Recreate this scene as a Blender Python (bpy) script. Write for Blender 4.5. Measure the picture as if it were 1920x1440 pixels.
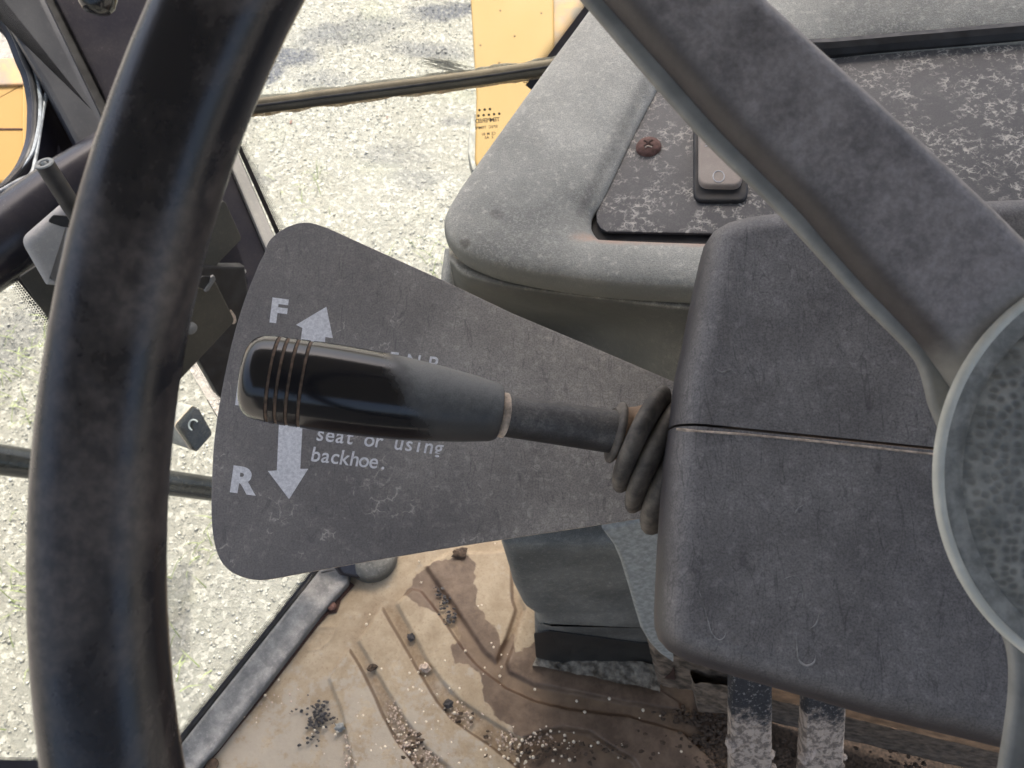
import bpy, bmesh, math, random
import numpy as np
from mathutils import Vector, noise, Matrix
random.seed(7); rng = np.random.default_rng(7)
S = bpy.context.scene
for o in list(bpy.data.objects): bpy.data.objects.remove(o)
R = math.radians
# ------------------------------------------------------------------ camera
FP = 1500.0                       # focal length in photo pixels (photo 1920 wide)
PITCH = R(55)
CAM = Vector((0, 0, 2.05))
AX = Vector((1, 0, 0)); AF = Vector((0, math.cos(PITCH), -math.sin(PITCH))); AU = Vector((0, math.sin(PITCH), math.cos(PITCH)))
cd = bpy.data.cameras.new('camera'); cam = bpy.data.objects.new('camera', cd); S.collection.objects.link(cam)
cd.sensor_width = 36; cd.lens = FP/1920*36; cd.clip_start = 0.01; cd.clip_end = 500
cam.location = CAM; cam.rotation_euler = (R(90)-PITCH, 0, 0)
cd.dof.use_dof = True; cd.dof.focus_distance = 0.37; cd.dof.aperture_fstop = 34
S.camera = cam
S.render.resolution_x = 1024; S.render.resolution_y = 768
# ------------------------------------------------------------------ light
SUN_EL, SUN_AZ = 65, -4          # degrees; azimuth from +Y (forward) towards +X
w = bpy.data.worlds.new('World'); S.world = w; w.use_nodes = True
nt = w.node_tree; bg = nt.nodes['Background']; sky = nt.nodes.new('ShaderNodeTexSky')
sky.sky_type = 'NISHITA'; sky.sun_disc = False; sky.sun_elevation = R(SUN_EL); sky.sun_rotation = R(SUN_AZ)
sky.air_density = 1.0; sky.dust_density = 7.5; sky.ozone_density = 0.1
nt.links.new(sky.outputs[0], bg.inputs[0]); bg.inputs[1].default_value = 0.15
sl = bpy.data.lights.new('sun', 'SUN'); sl.energy = 2.0; sl.angle = R(0.5); sl.color = (1, .94, .85)
so = bpy.data.objects.new('sun', sl); S.collection.objects.link(so)
sd = Vector((math.sin(R(SUN_AZ))*math.cos(R(SUN_EL)), math.cos(R(SUN_AZ))*math.cos(R(SUN_EL)), math.sin(R(SUN_EL))))
so.rotation_euler = sd.to_track_quat('Z', 'Y').to_euler(); so.location = (0, 0, 6)
S.view_settings.view_transform = 'Standard'; S.view_settings.look = 'None'; S.view_settings.exposure = 1.42; S.view_settings.gamma = 1

# ------------------------------------------------------------------ geometry helpers
def W(px, py, d): return CAM + AF*d + AX*((px-960)/FP*d) - AU*((py-720)/FP*d)
def ray(px, py): return AF + AX*((px-960)/FP) - AU*((py-720)/FP)
class PL:
    """a plane in the place, through three points given by direction and distance"""
    def __init__(s, a, b, c, P=None):
        A, B, C = [W(*q) for q in (a, b, c)]
        n = (B-A).cross(C-A).normalized()
        if n.dot(CAM-A) < 0: n = -n
        s.o, s.n = A, n; s._fr()
    def _fr(s):
        s.u = (AX - s.n*AX.dot(s.n)).normalized(); s.v = s.n.cross(s.u)
    def at(s, px, py, h=0):
        o = s.o + s.n*h; r = ray(px, py); t = (o-CAM).dot(s.n)/r.dot(s.n); return CAM + r*t
    def off(s, h):
        p = PL.__new__(PL); p.o = s.o+s.n*h; p.n = s.n; p.u = s.u; p.v = s.v; return p
def hplane(z):
    p = PL.__new__(PL); p.o = Vector((0, 0, z)); p.n = Vector((0, 0, 1)); p.u = Vector((1, 0, 0)); p.v = Vector((0, 1, 0)); return p
def vplane(a, b):
    A, B = Vector(a), Vector(b); p = PL.__new__(PL); d = B-A; d.z = 0; n = Vector((d.y, -d.x, 0)).normalized()
    if n.dot(CAM-A) < 0: n = -n
    p.o = A; p.n = n; p._fr(); return p
ORG = {}
def empty(name, loc, label, cat, group=None):
    o = bpy.data.objects.new(name, None); S.collection.objects.link(o); o.location = loc; o.empty_display_size = .02
    ORG[o.name] = Vector(loc); tag(o, label, cat, group); return o
def tag(o, label=None, cat=None, group=None, kind=None):
    if label: o['label'] = label
    if cat: o['category'] = cat
    if group: o['group'] = group
    if kind: o['kind'] = kind
    return o
def obj(name, vf, mat, parent=None, smooth=True, angle=35, mats=None):
    vs, fs = vf[0], vf[1]
    vs = [Vector(v) for v in vs]
    if parent is not None: org = ORG[parent.name]
    else:
        c = sum(vs, Vector())/len(vs); org = Vector((c.x, c.y, min(v.z for v in vs)))
    me = bpy.data.meshes.new(name); me.from_pydata([tuple(v-org) for v in vs], [], fs); me.update()
    bm = bmesh.new(); bm.from_mesh(me); bmesh.ops.recalc_face_normals(bm, faces=bm.faces); bm.to_mesh(me); bm.free()
    if smooth:
        me.polygons.foreach_set('use_smooth', [True]*len(me.polygons)); me.set_sharp_from_angle(angle=R(angle))
    for m in ([mat] if mats is None else mats): me.materials.append(m)
    if len(vf) > 2: me.polygons.foreach_set('material_index', vf[2])
    o = bpy.data.objects.new(name, me); S.collection.objects.link(o)
    if parent is not None: o.parent = parent
    else: o.location = org
    ORG[o.name] = org
    return o
def join(*vfs):
    V, F, M = [], [], []
    for q in vfs:
        n = len(V); V += list(q[0]); F += [[i+n for i in f] for f in q[1]]; M += list(q[2]) if len(q) > 2 else [0]*len(q[1])
    return V, F, M
def catmull(pts, n=8, closed=False):
    P = [np.array(p, float) for p in pts]; out = []; L = len(P)
    for i in range(L if closed else L-1):
        p0 = P[i-1] if (closed or i > 0) else 2*P[0]-P[1]
        p1 = P[i]; p2 = P[(i+1) % L]; p3 = P[(i+2) % L] if (closed or i+2 < L) else 2*P[-1]-P[-2]
        for k in range(n):
            t = k/n
            out.append(.5*((2*p1)+(-p0+p2)*t+(2*p0-5*p1+4*p2-p3)*t*t+(-p0+3*p1-3*p2+p3)*t**3))
    if not closed: out.append(P[-1])
    return out
def rounded(pts, r, n=6):
    """polygon with filleted corners; r one radius or one per corner"""
    out = []; L = len(pts); rr = r if hasattr(r, '__len__') else [r]*L
    for i in range(L):
        a, b, c = [np.array(pts[j % L], float) for j in (i-1, i, i+1)]
        ra = rr[i]
        if ra <= 0: out.append(b); continue
        u = (a-b)/np.linalg.norm(a-b); v = (c-b)/np.linalg.norm(c-b)
        ang = math.acos(max(-1, min(1, float(u@v)))); d = min(ra/math.tan(ang/2), .48*np.linalg.norm(a-b), .48*np.linalg.norm(c-b))
        p, q = b+u*d, b+v*d
        for k in range(n+1):
            t = k/n; out.append((1-t)**2*p+2*t*(1-t)*b+t*t*q)
    return out
def pillow(pts, pl, profile, cap=True, back=False):
    """outline (directions) laid on a plane, then rings (inset, height) in metres"""
    P3 = [pl.at(p[0], p[1]) for p in pts]
    Q = np.array([[(p-pl.o).dot(pl.u), (p-pl.o).dot(pl.v)] for p in P3])
    keep = [i for i in range(len(Q)) if np.linalg.norm(Q[i]-Q[i-1]) > 1e-6]; Q = Q[keep]
    area = .5*np.sum(Q[:, 0]*np.roll(Q[:, 1], -1)-np.roll(Q[:, 0], -1)*Q[:, 1])
    if area < 0: Q = Q[::-1]
    a = Q-np.roll(Q, 1, 0); b = np.roll(Q, -1, 0)-Q
    na = np.stack([-a[:, 1], a[:, 0]], 1)/np.linalg.norm(a, axis=1)[:, None]; nb = np.stack([-b[:, 1], b[:, 0]], 1)/np.linalg.norm(b, axis=1)[:, None]
    m = na+nb; m /= np.linalg.norm(m, axis=1)[:, None]; m /= np.maximum((m*na).sum(1), .5)[:, None]
    V, F = [], []; n = len(Q)
    for ins, h in profile:
        q = Q+m*ins
        V += [pl.o+pl.u*float(x)+pl.v*float(y)+pl.n*h for x, y in q]
    for k in range(len(profile)-1):
        for i in range(n):
            j = (i+1) % n; F.append([k*n+i, k*n+j, (k+1)*n+j, (k+1)*n+i])
    if cap: F.append([(len(profile)-1)*n+i for i in range(n)])
    if back: F.append([i for i in range(n)][::-1])
    return V, F
def arcprof(r, h, n=6, base=0.0, ins0=0.0):
    """wall up to h-r then quarter round of radius r"""
    out = [(ins0, base)]
    for k in range(n+1):
        a = math.pi/2*k/n; out.append((ins0+r*(1-math.cos(a)), h-r+r*math.sin(a)))
    out.append((out[-1][0]+.0008, h)); return out
def slab(pts, pl, th, bev=.0006):
    return pillow(pts, pl, [(bev, -th), (0, -th+bev), (0, -bev), (bev*.3, -bev*.3), (bev, 0), (bev+.0005, 0)], back=True)
def frame(d):
    d = d.normalized(); a = Vector((0, 0, 1)) if abs(d.z) < .9 else Vector((1, 0, 0)); u = d.cross(a).normalized(); return u, d.cross(u).normalized()
def lathe(A, D, prof, n=48, cap=True):
    """prof list of (distance, radius) along direction D from A"""
    u, v = frame(D); D = D.normalized(); V, F = [], []
    for t, r in prof:
        for i in range(n):
            a = 2*math.pi*i/n; V.append(A+D*t+(u*math.cos(a)+v*math.sin(a))*r)
    for k in range(len(prof)-1):
        for i in range(n):
            j = (i+1) % n; F.append([k*n+i, k*n+j, (k+1)*n+j, (k+1)*n+i])
    if cap: F.append(list(range(n))[::-1]); F.append([(len(prof)-1)*n+i for i in range(n)])
    return V, F
def rings(lst, n=48, cap=True):
    """list of (centre, normal, radius)"""
    V, F = [], []; u0 = None
    for c, nn, r in lst:
        nn = nn.normalized()
        if u0 is None: u0, _ = frame(nn)
        u = (u0-nn*u0.dot(nn)).normalized(); v = nn.cross(u); u0 = u
        for i in range(n):
            a = 2*math.pi*i/n; V.append(c+(u*math.cos(a)+v*math.sin(a))*r)
    for k in range(len(lst)-1):
        for i in range(n):
            j = (i+1) % n; F.append([k*n+i, k*n+j, (k+1)*n+j, (k+1)*n+i])
    if cap: F.append(list(range(n))[::-1]); F.append([(len(lst)-1)*n+i for i in range(n)])
    return V, F
def tube(path, rad, n=16, cap=True, sec=None):
    """round (or sec: list of (a,b) unit section points) tube along 3-D points"""
    L = len(path); V, F = [], []; sec = sec or [(math.cos(2*math.pi*i/n), math.sin(2*math.pi*i/n)) for i in range(n)]; n = len(sec)
    u0 = None
    for k, p in enumerate(path):
        d = (path[min(k+1, L-1)]-path[max(k-1, 0)]).normalized()
        if u0 is None: u0, _ = frame(d)
        u = (u0-d*u0.dot(d)).normalized(); v = d.cross(u); u0 = u; r = rad[k] if hasattr(rad, '__len__') else rad
        for a, b in sec: V.append(p+u*a*r+v*b*r)
    for k in range(L-1):
        for i in range(n):
            j = (i+1) % n; F.append([k*n+i, k*n+j, (k+1)*n+j, (k+1)*n+i])
    if cap: F.append(list(range(n))[::-1]); F.append([(L-1)*n+i for i in range(n)])
    return V, F
def grid(rows):
    V = [p for r in rows for p in r]; n = len(rows[0]); F = []
    for k in range(len(rows)-1):
        for i in range(n-1): F.append([k*n+i, k*n+i+1, (k+1)*n+i+1, (k+1)*n+i])
    return V, F
def bar(A, B, wd, hd, up=Vector((0, 0, 1)), bev=.003):
    """rounded rectangular bar from A to B, wd across, hd along 'up'"""
    d = (B-A).normalized(); s = d.cross(up).normalized(); t = s.cross(d).normalized(); sec = []
    for sx, sy in ((1, 1), (-1, 1), (-1, -1), (1, -1)):
        for k in range(4):
            a0 = {(1, 1): 0, (-1, 1): 90, (-1, -1): 180, (1, -1): 270}[(sx, sy)]+k*30
            sec.append((sx*(wd/2-bev)+math.cos(R(a0))*bev, sy*(hd/2-bev)+math.sin(R(a0))*bev))
    V = [p+s*a+t*b for p in (A, B) for a, b in sec]; n = len(sec)
    F = [[i, (i+1) % n, n+(i+1) % n, n+i] for i in range(n)]+[list(range(n))[::-1], list(range(n, 2*n))]
    return V, F
def blob(c, r, seed=0, n=1, sq=(1, 1, 1), amp=.35):
    bm = bmesh.new(); bmesh.ops.create_icosphere(bm, subdivisions=n, radius=1)
    V = [c+Vector((v.co.x*sq[0], v.co.y*sq[1], v.co.z*sq[2]))*r*(1+amp*noise.noise(v.co*1.6+Vector((seed*3.1, seed*1.7, 0)))) for v in bm.verts]
    F = [[v.index for v in f.verts] for f in bm.faces]; bm.free(); return V, F

# ------------------------------------------------------------------ materials
class NT:
    def __init__(s, name):
        s.m = bpy.data.materials.new(name); s.m.use_nodes = True; s.t = s.m.node_tree; s.b = s.t.nodes['Principled BSDF']
        tc = s.t.nodes.new('ShaderNodeTexCoord'); s.co = tc.outputs['Object']
    def N(s, ty, **k):
        n = s.t.nodes.new(ty)
        for a, b in k.items(): setattr(n, a, b)
        return n
    def put(s, sock, v):
        if hasattr(v, 'is_output') or isinstance(v, bpy.types.NodeSocket): s.t.links.new(v, sock)
        elif isinstance(v, (tuple, list)) and len(v) == 3 and sock.type == 'RGBA': sock.default_value = (*v, 1)
        else: sock.default_value = v
    def noise(s, scale, detail=4, rough=.55, co=None, dist=0, out=0):
        n = s.N('ShaderNodeTexNoise'); s.put(n.inputs['Scale'], scale); n.inputs['Detail'].default_value = detail; n.inputs['Roughness'].default_value = rough
        n.inputs['Distortion'].default_value = dist; s.put(n.inputs['Vector'], co or s.co); return n.outputs[out]
    def math(s, op, a, b=0.0, c=None, clamp=False):
        n = s.N('ShaderNodeMath', operation=op, use_clamp=clamp); s.put(n.inputs[0], a); s.put(n.inputs[1], b)
        if c is not None: s.put(n.inputs[2], c)
        return n.outputs[0]
    def ramp(s, v, lo, hi, a=0.0, b=1.0):
        n = s.N('ShaderNodeMapRange'); n.interpolation_type = 'SMOOTHSTEP'
        for i, x in enumerate((v, lo, hi, a, b)): s.put(n.inputs[i], x)
        return n.outputs[0]
    def mix(s, f, a, b):
        n = s.N('ShaderNodeMix', data_type='RGBA'); s.put(n.inputs[0], f); s.put(n.inputs[6], a); s.put(n.inputs[7], b); return n.outputs[2]
    def warp(s, scale, amt, co=None):
        n = s.noise(scale, 3, .5, co, out=1)
        v = s.N('ShaderNodeVectorMath', operation='SUBTRACT'); s.put(v.inputs[0], n); v.inputs[1].default_value = (.5, .5, .5)
        k = s.N('ShaderNodeVectorMath', operation='SCALE'); s.put(k.inputs[0], v.outputs[0]); k.inputs['Scale'].default_value = amt
        a = s.N('ShaderNodeVectorMath', operation='ADD'); s.put(a.inputs[0], co or s.co); s.put(a.inputs[1], k.outputs[0]); return a.outputs[0]
    def voro(s, scale, feat='DISTANCE_TO_EDGE', co=None, out=0):
        n = s.N('ShaderNodeTexVoronoi', feature=feat); n.inputs['Scale'].default_value = scale; s.put(n.inputs['Vector'], co or s.co); return n.outputs[out]
    def map(s, scale=(1, 1, 1), rot=(0, 0, 0), co=None):
        n = s.N('ShaderNodeMapping'); s.put(n.inputs[0], co or s.co); n.inputs['Scale'].default_value = scale; n.inputs['Rotation'].default_value = rot; return n.outputs[0]
    def dot(s, vec, co=None):
        n = s.N('ShaderNodeVectorMath', operation='DOT_PRODUCT'); s.put(n.inputs[0], co or s.co); n.inputs[1].default_value = vec; return n.outputs['Value']
    def bump(s, h, strength, dist):
        n = s.N('ShaderNodeBump'); n.inputs['Strength'].default_value = strength; n.inputs['Distance'].default_value = dist; s.put(n.inputs['Height'], h)
        s.put(s.b.inputs['Normal'], n.outputs[0]); return n
    def fin(s, col, rough, metal=0.0, spec=.5):
        s.put(s.b.inputs['Base Color'], col); s.put(s.b.inputs['Roughness'], rough); s.put(s.b.inputs['Metallic'], metal); s.b.inputs['Specular IOR Level'].default_value = spec; return s.m

def dusty(name, base, dust, film=.35, vein=.8, vscale=150, vwidth=.09, vmask=(.45, .62), grain=900, gbump=.25, rough=.55, scratch=0.0, speck=.0, gd=.0002, filmscale=14, spec=.4, settle=1, drift=None, floor=.15):
    n = NT(name)
    wc = n.warp(vscale*.9, .9/vscale); wc = n.warp(vscale*3, .35/vscale, wc)
    e = n.voro(vscale, co=wc); line = n.ramp(e, 0.0, vwidth, 1, 0)
    e2 = n.voro(vscale*2.3, co=n.warp(vscale*2, .7/vscale)); line2 = n.ramp(e2, 0.0, vwidth*1.2, .6, 0)
    pm = n.ramp(n.noise(vscale*.22, 4, .65), vmask[0], vmask[1]); pm2 = n.ramp(n.noise(vscale*1.1, 3, .6), .40, .60)
    dr = None
    if drift:
        gp_ = n.N('ShaderNodeNewGeometry'); sp0 = n.N('ShaderNodeSeparateXYZ'); n.put(sp0.inputs[0], gp_.outputs['Position'])
        dr = n.ramp(n.math('ADD', sp0.outputs[0], n.math('MULTIPLY', n.math('SUBTRACT', n.noise(25, 4, .6), .5), .12)), drift[0], drift[1]); pm = n.math('MAXIMUM', pm, n.math('MULTIPLY', dr, n.ramp(n.noise(vscale*.3, 4, .65), .36, .5)))
    v = n.math('MULTIPLY', n.math('MULTIPLY', n.math('MAXIMUM', line, line2), pm), n.math('MULTIPLY', pm2, vein), clamp=True)
    f = n.math('MULTIPLY', n.ramp(n.noise(filmscale, 5, .6), .25, .8, floor, 1), film)
    fine = n.noise(1400, 4, .7); f = n.math('MULTIPLY', f, n.ramp(fine, .2, .75, .45, 1.5))
    f = n.math('ADD', f, n.math('MULTIPLY', n.ramp(n.noise(260, 4, .7), .5, .75), film*.45))
    if drift: f = n.math('MULTIPLY', f, n.math('ADD', .8, n.math('MULTIPLY', dr, 1.2)))
    fac = n.math('MAXIMUM', f, v, clamp=True)
    if speck: fac = n.math('MAXIMUM', fac, n.math('MULTIPLY', n.ramp(n.noise(2200, 2, .5), .68, .78), speck), clamp=True)
    if scratch:
        sc = n.noise(60, 3, .6, n.map((14, 1.1, 1.1), (0, .3, .12)), dist=.6); fac = n.math('MULTIPLY', fac, n.ramp(sc, .24, .34, 1-scratch, 1))
        sc2 = n.noise(26, 2, .5, n.map((5, 1, 1), (0, -.5, .5)), dist=1.2); fac = n.math('MULTIPLY', fac, n.ramp(n.math('ABSOLUTE', n.math('SUBTRACT', sc2, .5)), .0, .012, 1-scratch*.7, 1))
    g0 = n.N('ShaderNodeNewGeometry'); sz = n.N('ShaderNodeSeparateXYZ'); n.put(sz.inputs[0], g0.outputs['Normal']); nz = n.math('ADD', n.math('ABSOLUTE', sz.outputs[2]) if settle == 2 else sz.outputs[2], n.math('MULTIPLY', n.math('SUBTRACT', n.noise(90, 4, .6), .5), .25))
    if settle: fac = n.math('MULTIPLY', fac, n.ramp(nz, .05, .72, .12, 1))
    col = n.mix(fac, base, dust)
    g = n.math('ADD', n.math('MULTIPLY', n.noise(grain, 3, .6), 1.0), n.math('MULTIPLY', fac, .6))
    n.bump(g, gbump, gd)
    return n.fin(col, n.ramp(fac, 0, 1, rough, .85), spec=spec)

def plain(name, col, rough=.5, metal=0, nz=.25, nscale=60, bump=0, bscale=400, spec=.5, col2=None):
    n = NT(name); c2 = col2 or tuple(min(1, x*(1+2.2*nz)+.01*nz) for x in col); c1 = tuple(x*(1-nz) for x in col)
    f = n.ramp(n.noise(nscale, 6, .65), .3, .72); c = n.mix(f, c1, c2)
    if bump: n.bump(n.noise(bscale, 4, .6), bump, .0003)
    return n.fin(c, n.ramp(n.noise(nscale*2, 4), .3, .7, rough*.85, min(1, rough*1.2)), metal, spec)

M = {}
M['plate'] = dusty('plate_laminate', (.078, .073, .076), (.56, .51, .44), film=.42, vein=.8, drift=(-.07, .035), floor=.35, vscale=170, vwidth=.11, vmask=(.46, .66), grain=2600, gbump=.12, rough=.5, scratch=.55, speck=.35, filmscale=10)
M['edge_dust'] = plain('dusty_edge', (.42, .34, .27), .9, nz=.35, nscale=300)
M['shroud'] = dusty('shroud_plastic', (.036, .033, .037), (.50, .475, .455), film=.40, filmscale=34, floor=.5, vein=.5, vscale=110, vwidth=.05, vmask=(.50, .72), grain=1500, gbump=.35, rough=.5, scratch=.55, speck=.4)
M['panel'] = dusty('instrument_panel', (.046, .048, .056), (.64, .60, .53), film=.18, vein=1.0, vscale=215, vwidth=.15, vmask=(.36, .56), floor=.3, grain=2600, gbump=.15, rough=.45)
M['hood'] = dusty('dash_hood_plastic', (.13, .135, .125), (.74, .72, .63), film=.85, vein=.55, vscale=620, vwidth=.35, vmask=(.3, .5), grain=1100, gbump=.8, rough=.6, gd=.0005, filmscale=9)
M['fascia'] = dusty('dash_fascia_plastic', (.058, .062, .058), (.60, .57, .48), film=.8, vein=.55, vscale=300, vwidth=.2, vmask=(.42, .6), grain=1300, gbump=.4, rough=.6, gd=.0003, filmscale=16)
M['pedestal'] = dusty('pedestal_plastic', (.045, .05, .05), (.36, .36, .32), settle=0, film=.6, vein=.3, vscale=200, grain=700, gbump=.5, rough=.6, speck=.5, gd=.0006)
M['pale'] = plain('pale_dusty_plastic', (.25, .26, .245), .7, nz=.2, nscale=300, bump=.3)
M['bar_grey'] = dusty('sill_rubber_grey', (.13, .135, .135), (.52, .50, .46), film=.85, vein=.3, vscale=70, grain=600, gbump=.3, filmscale=60)
M['rubber'] = plain('black_rubber', (.016, .016, .017), .55, nz=.4, nscale=90, bump=.1)
M['black_gloss'] = plain('black_gloss', (.012, .012, .012), .18, nz=.2)
M['navy'] = dusty('dark_cab_paint', (.014, .014, .022), (.18, .16, .14), film=.12, vein=.25, vscale=90, vwidth=.08, vmask=(.6, .75), grain=300, gbump=.05, rough=.24, speck=.25, filmscale=20, spec=.5)
M['channel'] = dusty('dusty_blue_grey_paint', (.032, .034, .040), (.12, .12, .12), film=.35, vein=.1, vscale=90, grain=300, gbump=.05, rough=.4)
M['olive'] = dusty('dark_olive_metal', (.034, .034, .029), (.24, .21, .15), settle=0, film=.22, vein=.1, vscale=90, grain=300, gbump=.1, rough=.5, speck=.3)
M['grey_plate'] = dusty('grey_metal_bracket', (.26, .26, .25), (.55, .52, .48), settle=0, film=.6, vein=.2, vscale=120, grain=300, gbump=.1, rough=.5)
M['rust'] = plain('rusty_steel', (.17, .085, .06), .8, nz=.35, nscale=420, bump=.5, bscale=700, col2=(.27, .15, .12))
M['rust_dark'] = plain('dark_rust', (.05, .025, .018), .9, nz=.3, nscale=400)
M['ochre'] = dusty('yellow_paint', (.30, .180, .045), (.35, .235, .095), film=.35, vein=.0, grain=200, gbump=.05, rough=.55, filmscale=5)
M['ochre_rust'] = plain('weathered_ochre', (.30, .26, .22), .8, nz=.2, nscale=22, col2=(.52, .33, .16))
M['white_print'] = None
n = NT('white_print'); f = n.ramp(n.noise(700, 4, .7), .3, .75); n.fin(n.mix(f, (.58, .57, .57), (.84, .83, .82)), .6); M['white_print'] = n.m
M['black_print'] = plain('black_ceramic_print', (.01, .009, .012), .5, nz=.1)
M['silver'] = plain('seal_lip', (.32, .35, .37), .35, nz=.3, nscale=100)
M['soil'] = plain('soil_crumbs', (.06, .045, .03), .95, nz=.5, nscale=300, col2=(.13, .09, .06))
M['black_crumb'] = plain('black_crumbs', (.018, .017, .018), .5, nz=.4, nscale=400, col2=(.08, .075, .075))
M['granule'] = plain('pale_granules', (.70, .62, .48), .45, nz=.15, nscale=300)
M['grass'] = plain('grass_blade', (.22, .26, .10), .6, nz=.3, nscale=8)
M['headliner'] = plain('headliner', (.16, .16, .15), .9, nz=.1)
M['lens_dim'] = None

# steering wheel foam: black, worn to brown-grey in patches
n = NT('wheel_foam'); f = n.ramp(n.noise(38, 6, .65, n.map((1, .45, 1))), .44, .66); f2 = n.ramp(n.noise(420, 4, .6), .3, .7, .5, 1.2)
col = n.mix(n.math('MULTIPLY', n.math('MULTIPLY', f, f2), .75, clamp=True), (.012, .012, .015), (.105, .086, .076)); n.bump(n.noise(1100, 3, .6), .18, .0002)
M['wheel'] = n.fin(col, n.ramp(f, 0, 1, .25, .42), spec=.5)
n = NT('spoke_plastic'); f = n.ramp(n.noise(70, 6, .72), .3, .75); f2 = n.ramp(n.noise(620, 4, .65), .35, .7)
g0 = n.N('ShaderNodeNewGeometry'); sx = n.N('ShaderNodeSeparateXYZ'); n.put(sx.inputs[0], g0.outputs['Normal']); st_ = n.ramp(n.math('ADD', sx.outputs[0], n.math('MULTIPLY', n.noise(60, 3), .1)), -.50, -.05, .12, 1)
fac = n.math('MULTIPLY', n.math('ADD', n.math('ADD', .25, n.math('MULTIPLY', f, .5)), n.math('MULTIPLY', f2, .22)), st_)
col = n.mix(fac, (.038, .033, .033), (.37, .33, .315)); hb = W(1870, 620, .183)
dv = n.N('ShaderNodeVectorMath', operation='SUBTRACT'); n.put(dv.inputs[0], g0.outputs['Position']); dv.inputs[1].default_value = tuple(W(2150, 888, .19)); ln = n.N('ShaderNodeVectorMath', operation='LENGTH'); n.put(ln.inputs[0], dv.outputs[0])
col = n.mix(n.math('MULTIPLY', n.ramp(n.math('ADD', ln.outputs['Value'], n.math('MULTIPLY', n.noise(90, 5, .7), .01)), .054, .066, 1, 0), .6), col, (.34, .34, .31)); n.bump(n.noise(1200, 3, .6), .25, .0002)
M['spoke'] = n.fin(col, .5)
n = NT('hub_rim_dusty'); col = n.mix(n.ramp(n.noise(90, 5, .6), .3, .75), (.50, .50, .44), (.66, .65, .57)); n.bump(n.noise(1100, 3, .6), .2, .0002); M['hub_rim'] = n.fin(col, .7)
n = NT('flange_dusty'); col = n.mix(n.ramp(n.noise(90, 5, .6), .3, .75), (.20, .20, .185), (.30, .295, .27)); n.bump(n.noise(1100, 3, .6), .2, .0002); M['flange'] = n.fin(col, .7)
n = NT('hub_ring'); col = n.mix(n.ramp(n.noise(200, 5, .65), .35, .7), (.18, .18, .165), (.33, .325, .295)); n.bump(n.noise(900, 3, .6), .4, .0003); M['hub_ring'] = n.fin(col, .75)
n = NT('hub_pad_dimpled'); cmb = n.N('ShaderNodeCombineXYZ'); n.put(cmb.inputs[0], n.dot((1, 0, 0))); n.put(cmb.inputs[1], n.dot(tuple(AU))); vn = n.N('ShaderNodeTexVoronoi', feature='F1', voronoi_dimensions='2D'); vn.inputs['Scale'].default_value = 460; vn.inputs['Randomness'].default_value = .75; n.put(vn.inputs['Vector'], cmb.outputs[0]); e = vn.outputs[0]; d = n.ramp(e, .12, .6)
f = n.ramp(n.noise(120, 5, .65), .3, .75); col = n.mix(f, (.14, .144, .133), (.30, .297, .27)); col = n.mix(n.math('MULTIPLY', n.ramp(e, .12, .50, .62, 0), n.ramp(n.noise(60, 4), .35, .6, .55, 1)), col, (.055, .057, .052)); n.bump(d, .7, .0006); M['hub_pad'] = n.fin(col, .7)

def glassmat(name, dust, dcol=(.5, .5, .45)):
    n = NT(name); t = n.t; t.nodes.remove(n.b); out = [x for x in t.nodes if x.type == 'OUTPUT_MATERIAL'][0]
    tr = n.N('ShaderNodeBsdfTransparent'); tr.inputs[0].default_value = (.93, .96, .94, 1); gl = n.N('ShaderNodeBsdfGlossy'); gl.inputs['Roughness'].default_value = .02
    df = n.N('ShaderNodeBsdfDiffuse'); df.inputs[0].default_value = (*dcol, 1)
    fr = n.N('ShaderNodeFresnel'); fr.inputs[0].default_value = 1.3
    a = n.N('ShaderNodeMixShader'); t.links.new(fr.outputs[0], a.inputs[0]); t.links.new(tr.outputs[0], a.inputs[1]); t.links.new(gl.outputs[0], a.inputs[2])
    b = n.N('ShaderNodeMixShader'); t.links.new(n.ramp(n.noise(14, 6, .65), .35, .8, dust*.3, dust), b.inputs[0]); t.links.new(a.outputs[0], b.inputs[1]); t.links.new(df.outputs[0], b.inputs[2])
    t.links.new(b.outputs[0], out.inputs[0]); return n.m
def dustfilm(name, col):
    n = NT(name); t = n.t; t.nodes.remove(n.b); out = [x for x in t.nodes if x.type == 'OUTPUT_MATERIAL'][0]
    df = n.N('ShaderNodeBsdfDiffuse'); tl = n.N('ShaderNodeBsdfTranslucent'); c = n.mix(n.ramp(n.noise(90, 5, .7), .3, .7), tuple(x*.75 for x in col), col); n.put(df.inputs[0], c); n.put(tl.inputs[0], c)
    a = n.N('ShaderNodeMixShader'); a.inputs[0].default_value = .6; t.links.new(df.outputs[0], a.inputs[1]); t.links.new(tl.outputs[0], a.inputs[2])
    tr = n.N('ShaderNodeBsdfTransparent'); b = n.N('ShaderNodeMixShader'); t.links.new(n.ramp(n.noise(400, 4, .7), .3, .6, .45, .95), b.inputs[0]); t.links.new(tr.outputs[0], b.inputs[1]); t.links.new(a.outputs[0], b.inputs[2])
    t.links.new(b.outputs[0], out.inputs[0]); return n.m
M['dust_white'] = dustfilm('dust_film_pale', (.62, .62, .56)); M['dust_tan'] = dustfilm('dust_film_tan', (.62, .5, .34))
M['glass'] = glassmat('cab_glass', .05)
M['glass_side'] = glassmat('door_glass', .09)

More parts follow.
